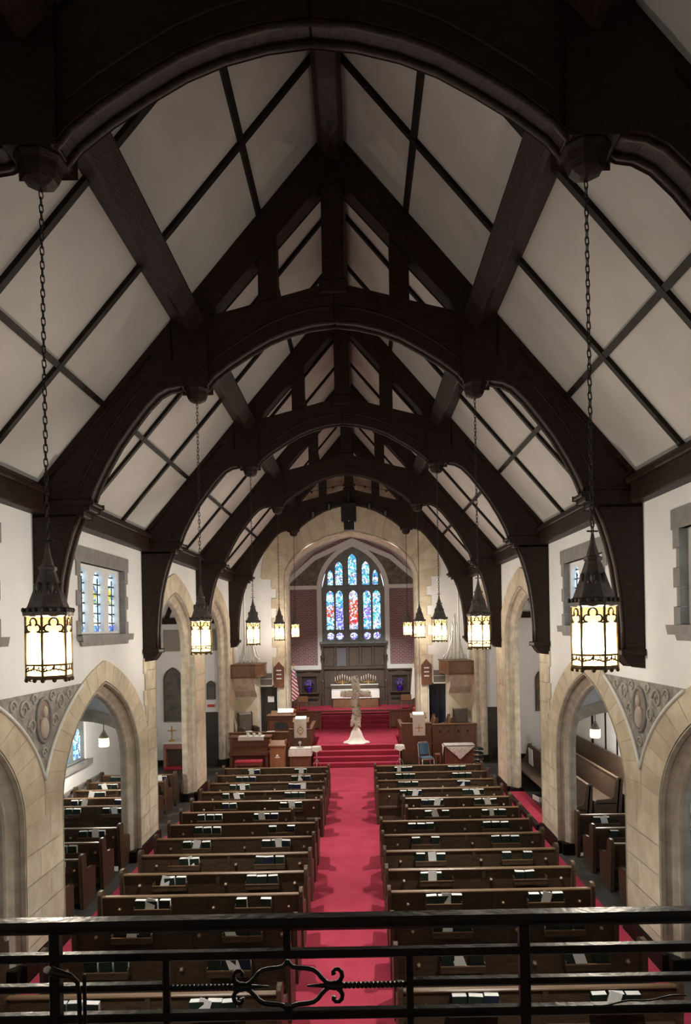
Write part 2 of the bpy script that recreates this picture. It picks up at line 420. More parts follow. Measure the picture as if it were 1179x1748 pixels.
# nave side walls with arcades -----------------------------------------
LOW = dict(zs=2.2, ao=2.75, ho=2.25, ai=2.0, hi=1.85, am=1.80, hm=1.62)
TALL = dict(zs=4.55, ao=2.75, ho=1.95, ai=1.98, hi=1.45, am=1.78, hm=1.25)
CW = [BAY[0]+.08, BAY[1]+.08, BAY[2]+.08]     # clerestory window centres
def voussoirs(P, uc, S, N, wall, mesh_d=(-.03, .03)):
    zs = S['zs']
    def pt(s, a, h):
        u = a*math.sin(PI/2*s); return (u, arch_z(u, a, zs, h))
    for i in range(N):
        s0, s1 = -1+2*i/N, -1+2*(i+1)/N
        if abs(s0) < 1e-9 or abs(s1) < 1e-9: pass
        g = .0035
        seg = 3
        inn = [pt(s0+g+(s1-s0-2*g)*k/seg, S['ai'], S['hi']) for k in range(seg+1)]
        out = [pt(s0+g+(s1-s0-2*g)*k/seg, S['ao'], S['ho']) for k in range(seg+1)]
        lim = 2.632
        out = [(max(-lim, min(lim, u)), z) for u, z in out]
        poly = [(uc+u, z) for u, z in inn + out[::-1]]
        MB().prism(poly, P, *mesh_d).build('voussoir', M['stone'], wall, bevel=.008)

def pier_blocks(P, uc, u0, u1, z1, wall, n):
    """courses of stone on a pier face from u0 to u1 (relative to uc)"""
    h = z1/n
    for i in range(n):
        za, zb = i*h + .004, (i+1)*h - .004
        if i == 0: za = .30
        w = u1-u0; cut = u0 + w*(.36 if i % 2 else .64)
        for a, b in ((u0, cut-.004), (cut+.004, u1)):
            if b - a < .1: continue
            MB().prism([(uc+a, za), (uc+b, za), (uc+b, zb), (uc+a, zb)], P, -.03, .03).build('stone_block', M['stone'], wall, bevel=.008)

walls = {}
for s, nm in ((-1, 'wall_left'), (1, 'wall_right')):
    P = Pside(s)
    ops = [Op(BAY[b], LOW['ai'], 0, LOW['zs'], LOW['hi'], n=24) for b in (1, 2)]
    ops += [Op(BAY[b], TALL['ai'], 0, TALL['zs'], TALL['hi'], n=24) for b in (3, 4)]
    ops += [Op(c, 1.18, 4.93, 6.24) for c in CW]
    w = struct(nm, plate(MB(), P, -4.0, EAST, 0, 7.22, WT, ops), M['plaster'],
               label='white plastered nave wall with stone arcade on the %s' % SIDE[s])
    walls[s] = w
    for b in (1, 2): voussoirs(P, BAY[b], LOW, 18, w)
    for b in (3, 4): voussoirs(P, BAY[b], TALL, 16, w)
    for b, S in ((1, LOW), (2, LOW), (3, TALL), (4, TALL)):
        da, dh = S['ai']-S['am'], S['hi']-S['hm']
        prof = [(S['ai']+.01, S['hi']+.01, -.03), (S['ai']-.03, S['hi']-.03, -.03), (S['ai']-.045, S['hi']-.045, .03),
                (S['ai']-.02, S['hi']-.02, .06), (S['ai']-.05, S['hi']-.05, .10), (S['am']+.06, S['hm']+.07, .17),
                (S['am']+.02, S['hm']+.02, .18), (S['am'], S['hm'], .21), (S['am'], S['hm'], WT-.05), (S['am']+.05, S['hm']+.05, WT+.01)]
        sm_ = moulding(MB(), P, BAY[b], prof, S['zs'], n=28)
        o = struct('arch_moulding', sm_, M['stone_mould'], w)
    pw = TK[2]-BAY[1]-LOW['ai']     # half face width
    pier_blocks(P, TK[1], -pw, pw, 2.2, w, 5)
    pier_blocks(P, TK[2], -pw, pw, 2.2, w, 5)
    pier_blocks(P, TK[3], -pw, 0, 2.2, w, 5)
    pier_blocks(P, TK[3], 0.0, pw+.02, 4.55, w, 10)
    pier_blocks(P, TK[4], -pw-.02, pw+.02, 4.55, w, 10)
    pier_blocks(P, TK[5], -pw-.02, .7, 4.55, w, 10)
    # quoin teeth running up the first tall pier
    for i in range(5):
        z = 2.95 + i*.36
        MB().prism([(TK[3]-.12-.10*(i % 2), z), (TK[3], z), (TK[3], z+.34), (TK[3]-.12-.10*(i % 2), z+.34)], P, -.03, .02).build('stone_block', M['stone'], w, bevel=.008)
    # dark plinths round the piers
    for k in (1, 2, 3, 4, 5):
        e = .86 if k < 5 else .9
        u0, u1 = TK[k]-e, TK[k]+e
        mb = MB()
        mb.prism([(u0+.12, 0), (u1-.12, 0), (u1-.12, .26), (u0+.12, .26)], P, -.07, .02)
        mb.prism([(u0, 0), (u1, 0), (u1, .24), (u0, .24)], P, .02, WT+.05)
        o = mb.build('plinth', M['batten'], w, bevel=.01)
    # white beads and painted spandrel panels
    for k in (2,):
        half = TK[2]-BAY[1]
        def zb(u): return arch_z(half-abs(u), LOW['ao'], LOW['zs'], LOW['ho'])
        zt = 4.10
        us = [-2+4*i/80 for i in range(81)]
        us = [u for u in us if zb(u) < zt]
        top = [(TK[k]+us[0], zt), (TK[k]+us[-1], zt)]
        poly = [(TK[k]+u, zb(u)) for u in us]
        pts = poly + [top[1], top[0]]
        pm = mat('spandrel_relief', (.21, .20, .19), .8, col2=(.40, .38, .34), nscale=7, bump=.9, bscale=8, detail=5)
        panel = MB().prism(pts, P, -.022, .0).build('spandrel_panel', pm, w)
        panel['label'] = 'carved grey spandrel relief with oval portrait medallion'
        for sg in (-1, 1):
            ln = [(TK[k]+u, zb(u)) for u in us if u*sg >= -1e-6]
            sm(MB().tube([P(u, z, -.04) for u, z in ln], .028, 6)).build('bead', M['white'], panel)
        # medallion
        mb = MB(); cz = 3.66; n = 24
        ring = [P(TK[k]+.24*math.cos(2*PI*i/n), cz+.33*math.sin(2*PI*i/n), -.035) for i in range(n)]
        sm(mb.tube(ring, .03, 6, closed=True)).build('medallion_rim', M['stone_grey'], panel)
        mm = mat('medallion_relief', (.16, .11, .09), .8, col2=(.30, .23, .19), nscale=8, bump=.5)
        MB().prism([(TK[k]+.24*math.cos(2*PI*i/n), cz+.33*math.sin(2*PI*i/n)) for i in range(n)], P, -.035, .0).build('medallion', mm, panel)
        mb = sm(MB())
        c = P(TK[k]+.02, cz+.13, -.04); mb.sphere(c, .085, 10, 8, (.5, .8, 1.1))
        c = P(TK[k], cz-.12, -.035); mb.sphere(c, .16, 10, 8, (.35, .85, 1.1))
        mb.build('bust', mat('bust_stone', (.45, .40, .35), .8, noise=.2), panel)
        # scrolls
        for (du, dz, r, dr) in ((-.62, .22, .15, 1), (.62, .22, .15, -1), (-.38, -.05, .12, -1), (.38, -.05, .12, 1), (-.95, .30, .10, 1), (.95, .30, .10, -1), (0, -.50, .09, 1), (-.3, .34, .09, -1), (.3, .34, .09, 1)):
            pt = []
            for i in range(26):
                q = i*.36; rr = r*(1-i/30)
                pt.append(P(TK[k]+du+dr*rr*math.cos(q), 3.66+dz+rr*math.sin(q), -.03))
            sm(MB().tube(pt, [.024*(1-i/40) for i in range(26)], 6)).build('scroll', M['win_scroll'], panel)

# clerestory windows --------------------------------------------------
wn = 0
def clerestory(s, uc, off=False):
    global wn
    wn += 1
    sfx = '_offscreen' if off else ''
    P = Pside(s)
    ops = [Op(uc+d, .27, 5.0, 5.94, .24, c=.3, n=12) for d in (-.78, 0, .78)]
    fr = plate(MB(), lambda u, z, d: P(u, z, d+.10), uc-1.18, uc+1.18, 4.93, 6.24, .16, ops)
    w = struct(('window_%s_offscreen' % ('left' if s < 0 else 'right')) if off else 'window_%d' % wn, fr, M['plaster'], label='three-light leaded clerestory window in the %s wall' % SIDE[s])
    for o in ops:
        ol = o.outline(.01)
        gl = MB().prism(ol, P, .20, .215).build('glass_pane' + sfx, M['st_clear'], w)
        gl['label'] = 'pale leaded glass'
        MB().prism([(o.u-.26, 5.0), (o.u+.26, 5.0), (o.u+.26, 5.12), (o.u-.26, 5.12)], P, .185, .20).build('border_pane' + sfx, M['st_border'], w)
        MB().prism([(o.u-.12, 5.55), (o.u+.12, 5.55), (o.u+.13, 5.78), (o.u, 5.88), (o.u-.13, 5.78)], P, .185, .20).build('crest_pane' + sfx, M['st_crest'], w)
        lead = MB()
        for i in range(6):
            z = 5.0 + (i+.8)*.185
            lead.prism([(o.u-.27, z), (o.u+.27, z), (o.u+.27, z+.028), (o.u-.27, z+.028)], P, .175, .20)
        for u in (-.17, .17):
            lead.prism([(o.u+u, 5.0), (o.u+u+.018, 5.0), (o.u+u+.018, 6.03), (o.u+u, 6.03)], P, .18, .20)
        lead.build('leading', M['iron'], w)
    # stone dressings
    MB().prism([(uc-1.38, 6.24), (uc+1.38, 6.24), (uc+1.38, 6.50), (uc-1.38, 6.50)], P, -.025, .1).build('lintel', M['stone_grey'], w, bevel=.01)
    for sg in (-1, 1):
        for i in range(5):
            z0 = 4.93 + i*.262; e = .08 if i % 2 else .18
            a, b = sorted((uc+sg*1.16, uc+sg*(1.16+e)))
            MB().prism([(a, z0+.004), (b, z0+.004), (b, z0+.258), (a, z0+.258)], P, -.02, .1).build('stone_block', M['stone_grey'], w, bevel=.008)
    MB().prism([(uc-1.32, 4.84), (uc+1.32, 4.84), (uc+1.36, 4.93), (uc-1.36, 4.93)], P, -.12, .1).build('sill', M['stone_grey'], w, bevel=.02)
    MB().prism([(uc-1.2, 4.76), (uc+1.2, 4.76), (uc+1.25, 4.84), (uc-1.25, 4.84)], P, -.05, .1).build('sill', M['stone_grey'], w, bevel=.02)
for s in (-1, 1):
    for ci, c in enumerate(CW): clerestory(s, c, ci < 2)

# outer aisle and transept walls --------------------------------------
def aisle_window(s, uc, a, z0, zs, h):
    global wn
    wn += 1
    P = Pside(s, OX)
    ops = [Op(uc+d*a*.5, a*.42, z0+.05, zs-.1, h*.8, n=10) for d in (-1, 1)]
    off = s > 0
    w = struct('window_right_offscreen' if off else 'window_%d' % wn, plate(MB(), lambda u, z, d: P(u, z, d+.06), uc-a, uc+a, z0, zs+h, .12, ops), M['win_stone'],
               label='two-light stained glass aisle window over sloping sill')
    for o in ops:
        MB().prism(o.outline(.01), P, .14, .15).build('glass_pane' + ('_offscreen' if off else ''), M['st_blue'] if s < 0 else M['st_clear'], w)
    MB().prism([(uc-a-.1, z0-.12), (uc+a+.1, z0-.12), (uc+a+.1, z0), (uc-a-.1, z0)], P, -.14, .06).build('sill', M['stone_grey'], w, bevel=.02)
for s in (-1, 1):
    P = Pside(s, OX)
    wins = [(14.55, .95, .95, 2.5), (18.6, .8, 1.5, 2.6)] if s < 0 else [(8.2, .95, .95, 2.5), (13.0, .95, .95, 2.5)]
    ops = [Op(c, a, z0, z1, 0) for c, a, z0, z1 in wins]
    ow = struct('wall_%s_aisle' % ('left' if s < 0 else 'right'), plate(MB(), P, -4.0, 26.0, 0, 6.95, .3, ops), M['plaster'],
                label='plain cream outer wall of the side aisle, %s' % SIDE[s])
    for c, a, z0, z1 in wins: aisle_window(s, c, a, z0, z1-.35, .35)
    # chair-rail mouldings
    for z, t in ((.80, .10), (.50, .06)):
        MB().prism([(4, z), (20.5, z), (20.5, z+t), (4, z+t)], P, -.06, .01).build('moulding', M['stone_grey'], ow)
    if s > 0:
        for y, wd in ((21.2, .10), (20.1, .03), (19.2, .03)):
            MB().prism([(y, 0), (y+wd, 0), (y+wd, 4.2), (y, 4.2)], P, -.04, .01).build('batten', M['batten'], ow)
    # wall between aisle and transept, with segmental arch
    Pc = Peast(16.0)
    a = (OX-WX-WT)/2; xc = s*(WX+WT+a)
    cw = struct('wall_%s_cross' % ('left' if s < 0 else 'right'),
                plate(MB(), Pc, xc-a, xc+a, 0, 6.95, .3, [Op(xc, a-.02, 0, 2.35, .62, c=.05, n=16)]), M['plaster'],
                label='plastered wall across the side aisle above a low segmental arch, %s' % SIDE[s])
    us = [(-1+2*i/16) for i in range(17)]
    lowp = [(xc+(a-.02)*u, arch_z((a-.02)*u, a-.02, 2.35, .62, .05)) for u in us]
    upp = [(x, z+.27) for x, z in lowp]
    MB().prism(lowp + upp[::-1], Pc, -.03, .05).build('arch_band', M['stone_mould'], cw)
    # transept east wall with door
    Pt = Peast(26.0)
    xd = s*5.22
    tw = struct('wall_%s_transept' % ('left' if s < 0 else 'right'),
                plate(MB(), Pt, min(s*OX, s*(WX+WT)), max(s*OX, s*(WX+WT)), 0, 6.95, .3, [Op(xd, .42, 0, 1.95)]), M['plaster'],
                label='cream end wall of the transept, %s' % SIDE[s])
    d = struct('door_%d' % (1 if s < 0 else 2), MB().box(xd-.42, xd+.42, 26.1, 26.16, 0, 1.95), M['door'], label='plain dark door in the transept end wall, %s' % SIDE[s])
    for z0, z1 in ((.15, .9), (1.05, 1.8)):
        bx('door_panel', M['door'], d, xd-.3, xd+.3, 26.085, 26.1, z0, z1, bevel=.01)
    MB().sphere((xd+.34, 26.07, 1.0), .03).build('door_knob', M['knob'], d)
    bx('beam', M['beam'], tw, min(s*OX, s*(WX+WT)), max(s*OX, s*(WX+WT)), 25.8, 26.02, 5.22, 5.45)
    mb = MB(); mb.prism([(s*6.9, 5.4), (s*6.75, 5.4), (s*6.1, 6.9), (s*6.3, 6.9)], Pt, -.12, 0); mb.build('brace', M['beam'], tw)
    bx('skirting', M['batten'], tw, min(s*OX, s*5.7), max(s*OX, s*5.7), 25.97, 26.0, 0, .2)
    # ceilings of aisle and transept
    x0, x1 = sorted((s*(WX+WT), s*OX))
    struct('ceiling', MB().box(x0, x1, -4, 16.0, 4.30, 4.42), M['ceil'], label='flat plaster ceiling of the side aisle, %s' % SIDE[s])
    struct('ceiling', MB().box(x0, x1, 16.3, 26.0, 6.85, 6.95), M['ceil'], label='high plaster ceiling of the transept, %s' % SIDE[s])

# plain gallery back wall, gallery floor -----------------
gb = plate(MB(), lambda u, z, d: (u, -4.0-d, z), -WX-WT, WX+WT, 0, zroof, .3, [])
wb = struct('wall_back', gb, M['plaster'], label='plain plastered gallery end wall')
struct('floor.002', MB().box(-WX, WX, -4.0, 2.15, 2.95, 3.15), M['oak'], label='wooden gallery floor')
struct('trim_1', MB().box(-WX, WX, 2.05, 2.15, 2.55, 3.2), M['beam'], label='dark gallery front board')

# nave ceiling ---------------------------------------------------------
YC0, YC1 = -4.0, EAST
ceil = {}
for s in (-1, 1):
    mb = MB()
    P = lambda x, z, d: (s*x, YC0 + d, z)
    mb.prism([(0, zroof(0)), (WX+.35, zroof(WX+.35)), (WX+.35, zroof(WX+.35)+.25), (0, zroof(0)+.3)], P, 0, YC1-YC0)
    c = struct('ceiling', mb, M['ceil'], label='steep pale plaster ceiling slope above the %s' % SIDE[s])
    ceil[s] = c
    nx, nz = SLOPE/math.hypot(1, SLOPE), 1/math.hypot(1, SLOPE)    # inward normal is (-nx, -nz) for x>0
    tx, tz = nz, -nx                                              # down the slope
    def R(x, t, n):   # point at abs(x) on slope, shifted t down slope, n inward
        return (s*(x + tx*t - nx*n), zroof(x) + tz*t - nz*n)
    def runner(name, x, hw, dep, m, y0=YC0, y1=YC1, bev=.0):
        q = [R(x, -hw, -.02), R(x, hw, -.02), R(x, hw, dep), R(x, -hw, dep)]
        MB().prism(q, lambda u, z, d: (u, d, z), y0, y1).build(name, m, c, bev)
    runner('purlin', 2.34, .17, .40, M['beam'], bev=.03)
    for i in range(0, 5):
        y0 = TK[i]+.17; y1 = TK[i+1]-.17
        runner('batten', 3.50, .042, .05, M['batten'], y0, y1)
        runner('batten', 1.12, .042, .05, M['batten'], y0, y1)
        for f in (1/3, 2/3):
            y = TK[i] + f*(TK[i+1]-TK[i])
            a, b, e, g = R(.1, 0, -.01), R(.1, 0, .055), R(4.5, 0, .055), R(4.5, 0, -.01)
            MB().prism([a, b, e, g], lambda u, z, d: (u, d, z), y-.045, y+.045).build('batten', M['batten'], c)
    # wall plate with a cornice moulding
    xa, xb = sorted((s*(WX-.20), s*(WX+.1)))
    bx('wall_plate', M['beam'], c, xa, xb, YC0, YC1, 6.78, 7.22, bevel=.02)
    xa, xb = sorted((s*(WX-.28), s*(WX-.15)))
    bx('cornice', M['beam'], c, xa, xb, YC0, YC1, 7.06, 7.16, bevel=.02)
MB().prism([(-.19, zroof(0)), (-.19, 12.12), (-.13, 12.02), (.13, 12.02), (.19, 12.12), (.19, zroof(0))], lambda u, z, d: (u, d, z), YC0, YC1).build('ridge_beam', M['beam'], ceil[-1], .01)

# ============================================================ ROOF TRUSSES
HT = .19
def truss():
    """parts of one truss centred on y=0"""
    parts = []
    Pm = lambda sx: (lambda u, z, d: (sx*u, d, z))
    zz = 5.0
    low = [(0, 4.64), (.35, 4.60), (.7, 4.51), (1.0, 4.39), (1.3, 4.22), (1.6, 4.03), (1.85, 3.84), (1.97, 3.70)]
    for sx in (-1, 1):
        P = Pm(sx)
        # collar half
        poly = [(0, zz+5.19), (1.5, zz+4.80), (2.2, zz+4.64)] + [(1.97, zz+4.3)] + [(u, zz+z) for u, z in low[::-1]]
        parts.append(('collar_beam', MB().prism(poly, P, -HT*.85, HT*.85), .012))
        # rounded beads on the collar edge
        for dd in (-.10, .10):
            parts.append(('moulding', sm(MB().tube([P(u, zz+z-.005, dd) for u, z in low], .034, 6)), 0))
        ln = [(u, zz+z+.19) for u, z in low[:-1]]
        parts.append(('moulding', sm(MB().tube([P(u, z, -HT*.85) for u, z in ln], .018, 6)), 0))
        # principal rafter (upper)
        poly = [(.0, 12.50), (2.45, zroof(2.45)), (2.45, zroof(2.45)-.60), (1.75, 9.90), (.0, 11.86)]
        parts.append(('principal_rafter', MB().prism(poly, P, -HT, HT), .015))
        # queen post
        parts.append(('queen_post', MB().prism([(.86, 9.88), (1.13, 9.82), (1.13, 11.0), (.86, 11.2)], P, -HT*.7, HT*.7), .01))
        # hammer post with pendant
        parts.append(('hammer_post', MB().prism([(1.94, 8.68), (2.36, 8.68), (2.42, zroof(2.42)), (1.94, 9.9)], P, -HT*1.12, HT*1.12), .03))
        mb = MB(); mb.lathe([(.18, 8.72), (.195, 8.66), (.17, 8.62), (.155, 8.56), (.13, 8.50), (.08, 8.47), (.05, 8.46)][::-1], 8, PI/8, (sx*2.12, 0))
        parts.append(('pendant_boss', mb, 0))
        # lower arched brace + rafter
        cv = [(2.34, 3.74), (2.42, 3.70), (2.55, 3.68), (2.70, 3.60), (2.88, 3.42), (3.10, 3.14), (3.32, 2.84), (3.52, 2.50), (3.67, 2.20), (3.76, 1.95)]
        poly = [(2.34, zroof(2.34)), (WX, zroof(WX)), (WX, zz+1.92)] + [(u, zz+z) for u, z in cv[::-1]]
        parts.append(('arch_brace', MB().prism(poly, P, -HT, HT), .015))
        for dd in (-.11, .11):
            parts.append(('moulding', sm(MB().tube([P(u, zz+z, dd) for u, z in cv], .034, 6)), 0))
        ln = [(u+.12, zz+z+.13) for u, z in cv[3:]]
        parts.append(('moulding', sm(MB().tube([P(u, z, -HT) for u, z in ln], .018, 6)), 0))
        ln = [(2.75, zroof(2.75)-.16), (4.35, zroof(4.35)-.16)]
        parts.append(('moulding', sm(MB().tube([P(u, z, -HT) for u, z in ln], .022, 6)), 0))
        # capital
        mb = MB()
        for u0, e, z0, z1 in ((3.66, .05, 6.90, 6.96), (3.72, .03, 6.83, 6.90), (3.82, .0, 6.74, 6.83)):
            mb.prism([(u0, z0), (WX, z0), (WX, z1), (u0, z1)], P, -HT-e, HT+e)
        parts.append(('capital', mb, .012))
        # wall post with curved face
        cv2 = [(3.93, 6.76), (4.03, 6.5), (4.12, 6.2), (4.20, 5.85), (4.26, 5.4), (4.29, 4.95), (4.30, 4.55)]
        poly = [(WX+.01, 6.76), (WX+.01, 4.55)] + cv2[::-1]
        parts.append(('wall_post', MB().prism(poly, P, -HT, HT), .012))
        for dd in (-.11, .11):
            parts.append(('moulding', sm(MB().tube([P(u, z, dd) for u, z in cv2], .045, 6)), 0))
        mb = MB()
        mb.prism([(4.22, 4.50), (WX, 4.50), (WX, 4.58), (4.22, 4.58)], P, -HT-.04, HT+.04)
        mb.prism([(4.25, 4.50), (4.31, 4.40), (4.38, 4.33), (WX, 4.31), (WX, 4.50)], P, -HT*.9, HT*.9)
        parts.append(('corbel', mb, .01))
    mb = MB(); mb.box(-.17, .17, -HT*.9, HT*.9, 10.1, 12.2)
    parts.append(('king_post', mb, .02))
    mb = MB(); mb.box(-.22, .22, -HT*1.02, HT*1.02, 10.02, 10.24)
    parts.append(('king_post_foot', mb, .02))
    return parts
tparts = [(n, mb.mesh(n, M['beam'], bv)) for n, mb, bv in truss()]
for k in range(1, 6):
    t = empty('roof_truss', (0, TK[k], 0), label='dark oak arched roof truss, %s from the gallery' % ORD[k], cat='roof truss', group='dark oak roof trusses')
    for n, me in tparts: link(n, me, t)

# ============================================================ CHANCEL ARCH WALL AND END WALL
Pe = Peast(EAST)
ca = Op(0.0, 2.66, 0, 6.95, 1.90, c=.35, n=30)
ops = [ca] + [Op(s*3.36, .34, 0, 2.68) for s in (-1, 1)]
we = struct('wall_front', plate(MB(), Pe, -WX-WT, WX+WT, 0, lambda u: zroof(u)+.1, .5, ops), M['plaster'], label='white wall pierced by the stone chancel arch')
# ring of voussoirs of the chancel arch and jamb stones
for i in range(26):
    s0, s1 = -1+2*i/26+.002, -1+2*(i+1)/26-.002
    def pt(s, a, h): u = a*math.sin(PI/2*s); return (u, arch_z(u, a, 6.95, h, .35))
    inn = [pt(s0+(s1-s0)*k/2, 2.66, 1.90) for k in range(3)]
    out = [pt(s0+(s1-s0)*k/2, 3.55, 4.2) for k in range(3)]
    out = [(u, min(z, zroof(u))) for u, z in out]
    MB().prism(inn + out[::-1], Pe, -.04, .1).build('voussoir', M['stone'], we, bevel=.006)
for s in (-1, 1):
    for i in range(18):
        z0, z1 = i*.386+.003, (i+1)*.386-.003
        e = .50 if i % 2 else .32
        if 0 < z0 < 2.68: e = .3
        a, b = sorted((s*2.66, s*(2.66+e)))
        MB().prism([(a, z0), (b, z0), (b, z1), (a, z1)], Pe, -.04, .1).build('stone_block', M['stone'], we, bevel=.006)
moulding(MB(), Pe, 0.0, [(2.67, 1.91, -.04), (2.60, 1.84, -.04), (2.60, 1.84, .02), (2.56, 1.79, .08), (2.56, 1.79, .2), (2.52, 1.73, .3), (2.52, 1.73, .8), (2.66, 1.90, .8)], 6.95, n=30, c=.35).build('arch_moulding', M['stone_mould'], we)
# chancel box
for s, nm in ((-1, 'wall_left_chancel'), (1, 'wall_right_chancel')):
    xa, xb = sorted((s*3.6, s*3.8))
    struct(nm, MB().box(xa, xb, EAST+.5, BACK+.1, 0, 9.0), M['plaster'], label='chancel side wall hidden beside the arch, %s' % SIDE[s])
    mb = MB(); mb.prism([(0, 9.75), (s*1.95, 8.85), (s*3.8, 7.0), (s*3.8, 7.3), (s*1.95, 9.15), (0, 10.05)], lambda u, z, d: (u, d, z), EAST+.5, BACK+.1)
    struct('ceiling', mb, M['ceil'], label='folded plaster ceiling of the chancel, %s' % SIDE[s])
Pb = Peast(BACK)
ew_op = Op(0, 1.60, 4.25, 6.95, 2.15, c=.75, n=28)
eb = struct('wall_back_chancel', plate(MB(), Pb, -3.6, 3.6, 0, 10.0, .4, [ew_op]), M['brick'], label='rose brick end wall of the chancel around the great window')
# white trims
def trim(name, pts, w, m=M['white'], d=-.06):
    mb = MB()
    for si, ((x0, z0), (x1, z1)) in enumerate(zip(pts[:-1], pts[1:])):
        L_ = math.hypot(x1-x0, z1-z0); nx_, nz_ = -(z1-z0)/L_*w/2, (x1-x0)/L_*w/2
        ex, ez = (x1-x0)/L_*w*.25, (z1-z0)/L_*w*.25
        mb.prism([(x0+nx_-ex, z0+nz_-ez), (x1+nx_+ex, z1+nz_+ez), (x1-nx_+ex, z1-nz_+ez), (x0-nx_-ex, z0-nz_-ez)], Pb, d-.006*(si % 2), .004)
    return mb.build(name, m, eb)
oc = [(u, z) for u, z in arch_path(0, 1.74, 6.95, 2.30, 28, .75, 2.9)]
moulding(MB(), Pb, 0.0, [(1.61, 2.16, .01), (1.61, 2.16, -.06), (1.85, 2.42, -.06), (1.85, 2.42, .01)], 6.95, n=30, c=.75, zbot=2.9).build('white_frame', M['white'], eb)
trim('white_frame', [(-3.55, 7.15), (-1.95, 8.55), (0, 9.42), (1.95, 8.55), (3.55, 7.15)], .24, d=-.085)
for s in (-1, 1):
    trim('white_frame', [(s*1.8, 7.05), (s*3.6, 7.05)], .20, d=-.072)
    trim('white_frame', [(s*1.7, 2.95), (s*3.6, 2.95)], .24, d=-.072)
    # carved tympanum
    zo = lambda x: arch_z(x, 1.80, 6.95, 2.36, .75)
    up = lambda x: 9.42-x*(.87/1.95) if x < 1.95 else 8.55-(x-1.95)*(1.4/1.6)
    xs = [.45+(3.4-.45)*i/24 for i in range(25)]
    lowz = [max(7.1, zo(x) if x < 1.8 else 7.1) for x in xs]
    pts = [(s*x, z) for x, z in zip(xs, lowz) if up(x) > z]
    ups = [(s*x, up(x)) for x, z in zip(xs, lowz) if up(x) > z]
    tm = mat('tympanum_relief', (.15, .13, .10), .85, col2=(.26, .23, .18), nscale=5, bump=.9, bscale=7)
    ty = MB().prism(pts + ups[::-1], Pb, -.03, .01).build('tympanum_panel', tm, eb)
    for (x, z, r) in ((2.55, 7.5, .27), (2.05, 8.1, .2), (2.95, 7.35, .13), (1.75, 8.5, .12)):
        for f in (1, .55):
            ring = [Pb(s*(x+r*f*math.cos(2*PI*i/18)), z+r*f*math.sin(2*PI*i/18), -.04) for i in range(18)]
            sm(MB().tube(ring, .03, 6, closed=True)).build('carved_ring', tm, ty)
# great window
def nx2(px): return (px-600.5)/33.33
def nz2(py): return 5-(py-1070)/33.33
lights = []
lowx = [(561.2, 6.4, 'st_redside'), (577, 6.2, 'st_deep'), (601, 7.2, 'st_red'), (624.3, 6.4, 'st_purple'), (640.5, 6.5, 'st_blue')]
for px, hw, mt in lowx:
    a = hw/33.33
    lights.append((Op(nx2(px), a, nz2(1074), nz2(1016), .26, c=.8, n=12), mt))
    lights.append((Op(nx2(px), .185, nz2(1085.5), 0, circ=True, n=14), 'st_rose'))
for px, hw, top, zs, mt in ((577, 6.2, 958, 968, 'st_blue'), (600, 7, 945, 956, 'st_blue'), (622.8, 6.3, 958, 968, 'st_blue')):
    lights.append((Op(nx2(px), hw/33.33, nz2(998), nz2(zs), nz2(top)-nz2(zs), c=.8, n=12), mt))
for px, hw in ((562, 4.6), (639, 4.6)):
    lights.append((Op(nx2(px), hw/33.33, nz2(998), nz2(983), .32, c=1.5, n=10), 'st_blue'))
# stone infill shaped to the arch: plate with the lights cut out, bounded by the arch
Pw = lambda u, z, d: (u, BACK+.08+d, z)
east = plate(MB(), Pw, -1.60, 1.60, 4.25, lambda u: arch_z(u, 1.60, 6.95, 2.15, .75), .16, [o for o, _ in lights])
wn += 1
ewin = struct('window_%d' % wn, east, M['win_stone'], label='great pointed stained glass window of five lights above the altar')
for o, mt in lights:
    MB().prism(o.outline(.012), Pw, .10, .12).build('glass_pane', M[mt], ewin)
for x in (nx2(588.5), nx2(612.5)):
    bx('mullion', M['win_stone'], ewin, x-.07, x+.07, BACK+.0, BACK+.1, 4.3, 8.75, bevel=.02)
bx('transom', M['win_stone'], ewin, -1.56, 1.56, BACK-.02, BACK+.1, nz2(1005), nz2(1001), bevel=.01)
for x in (nx2(569), nx2(632.5)):
    bx('mullion', M['win_stone'], ewin, x-.03, x+.03, BACK+.04, BACK+.1, 4.3, 8.1, bevel=.01)
bx('sill', M['win_stone'], ewin, -1.75, 1.75, BACK-.22, BACK+.1, 4.13, 4.27, bevel=.03)

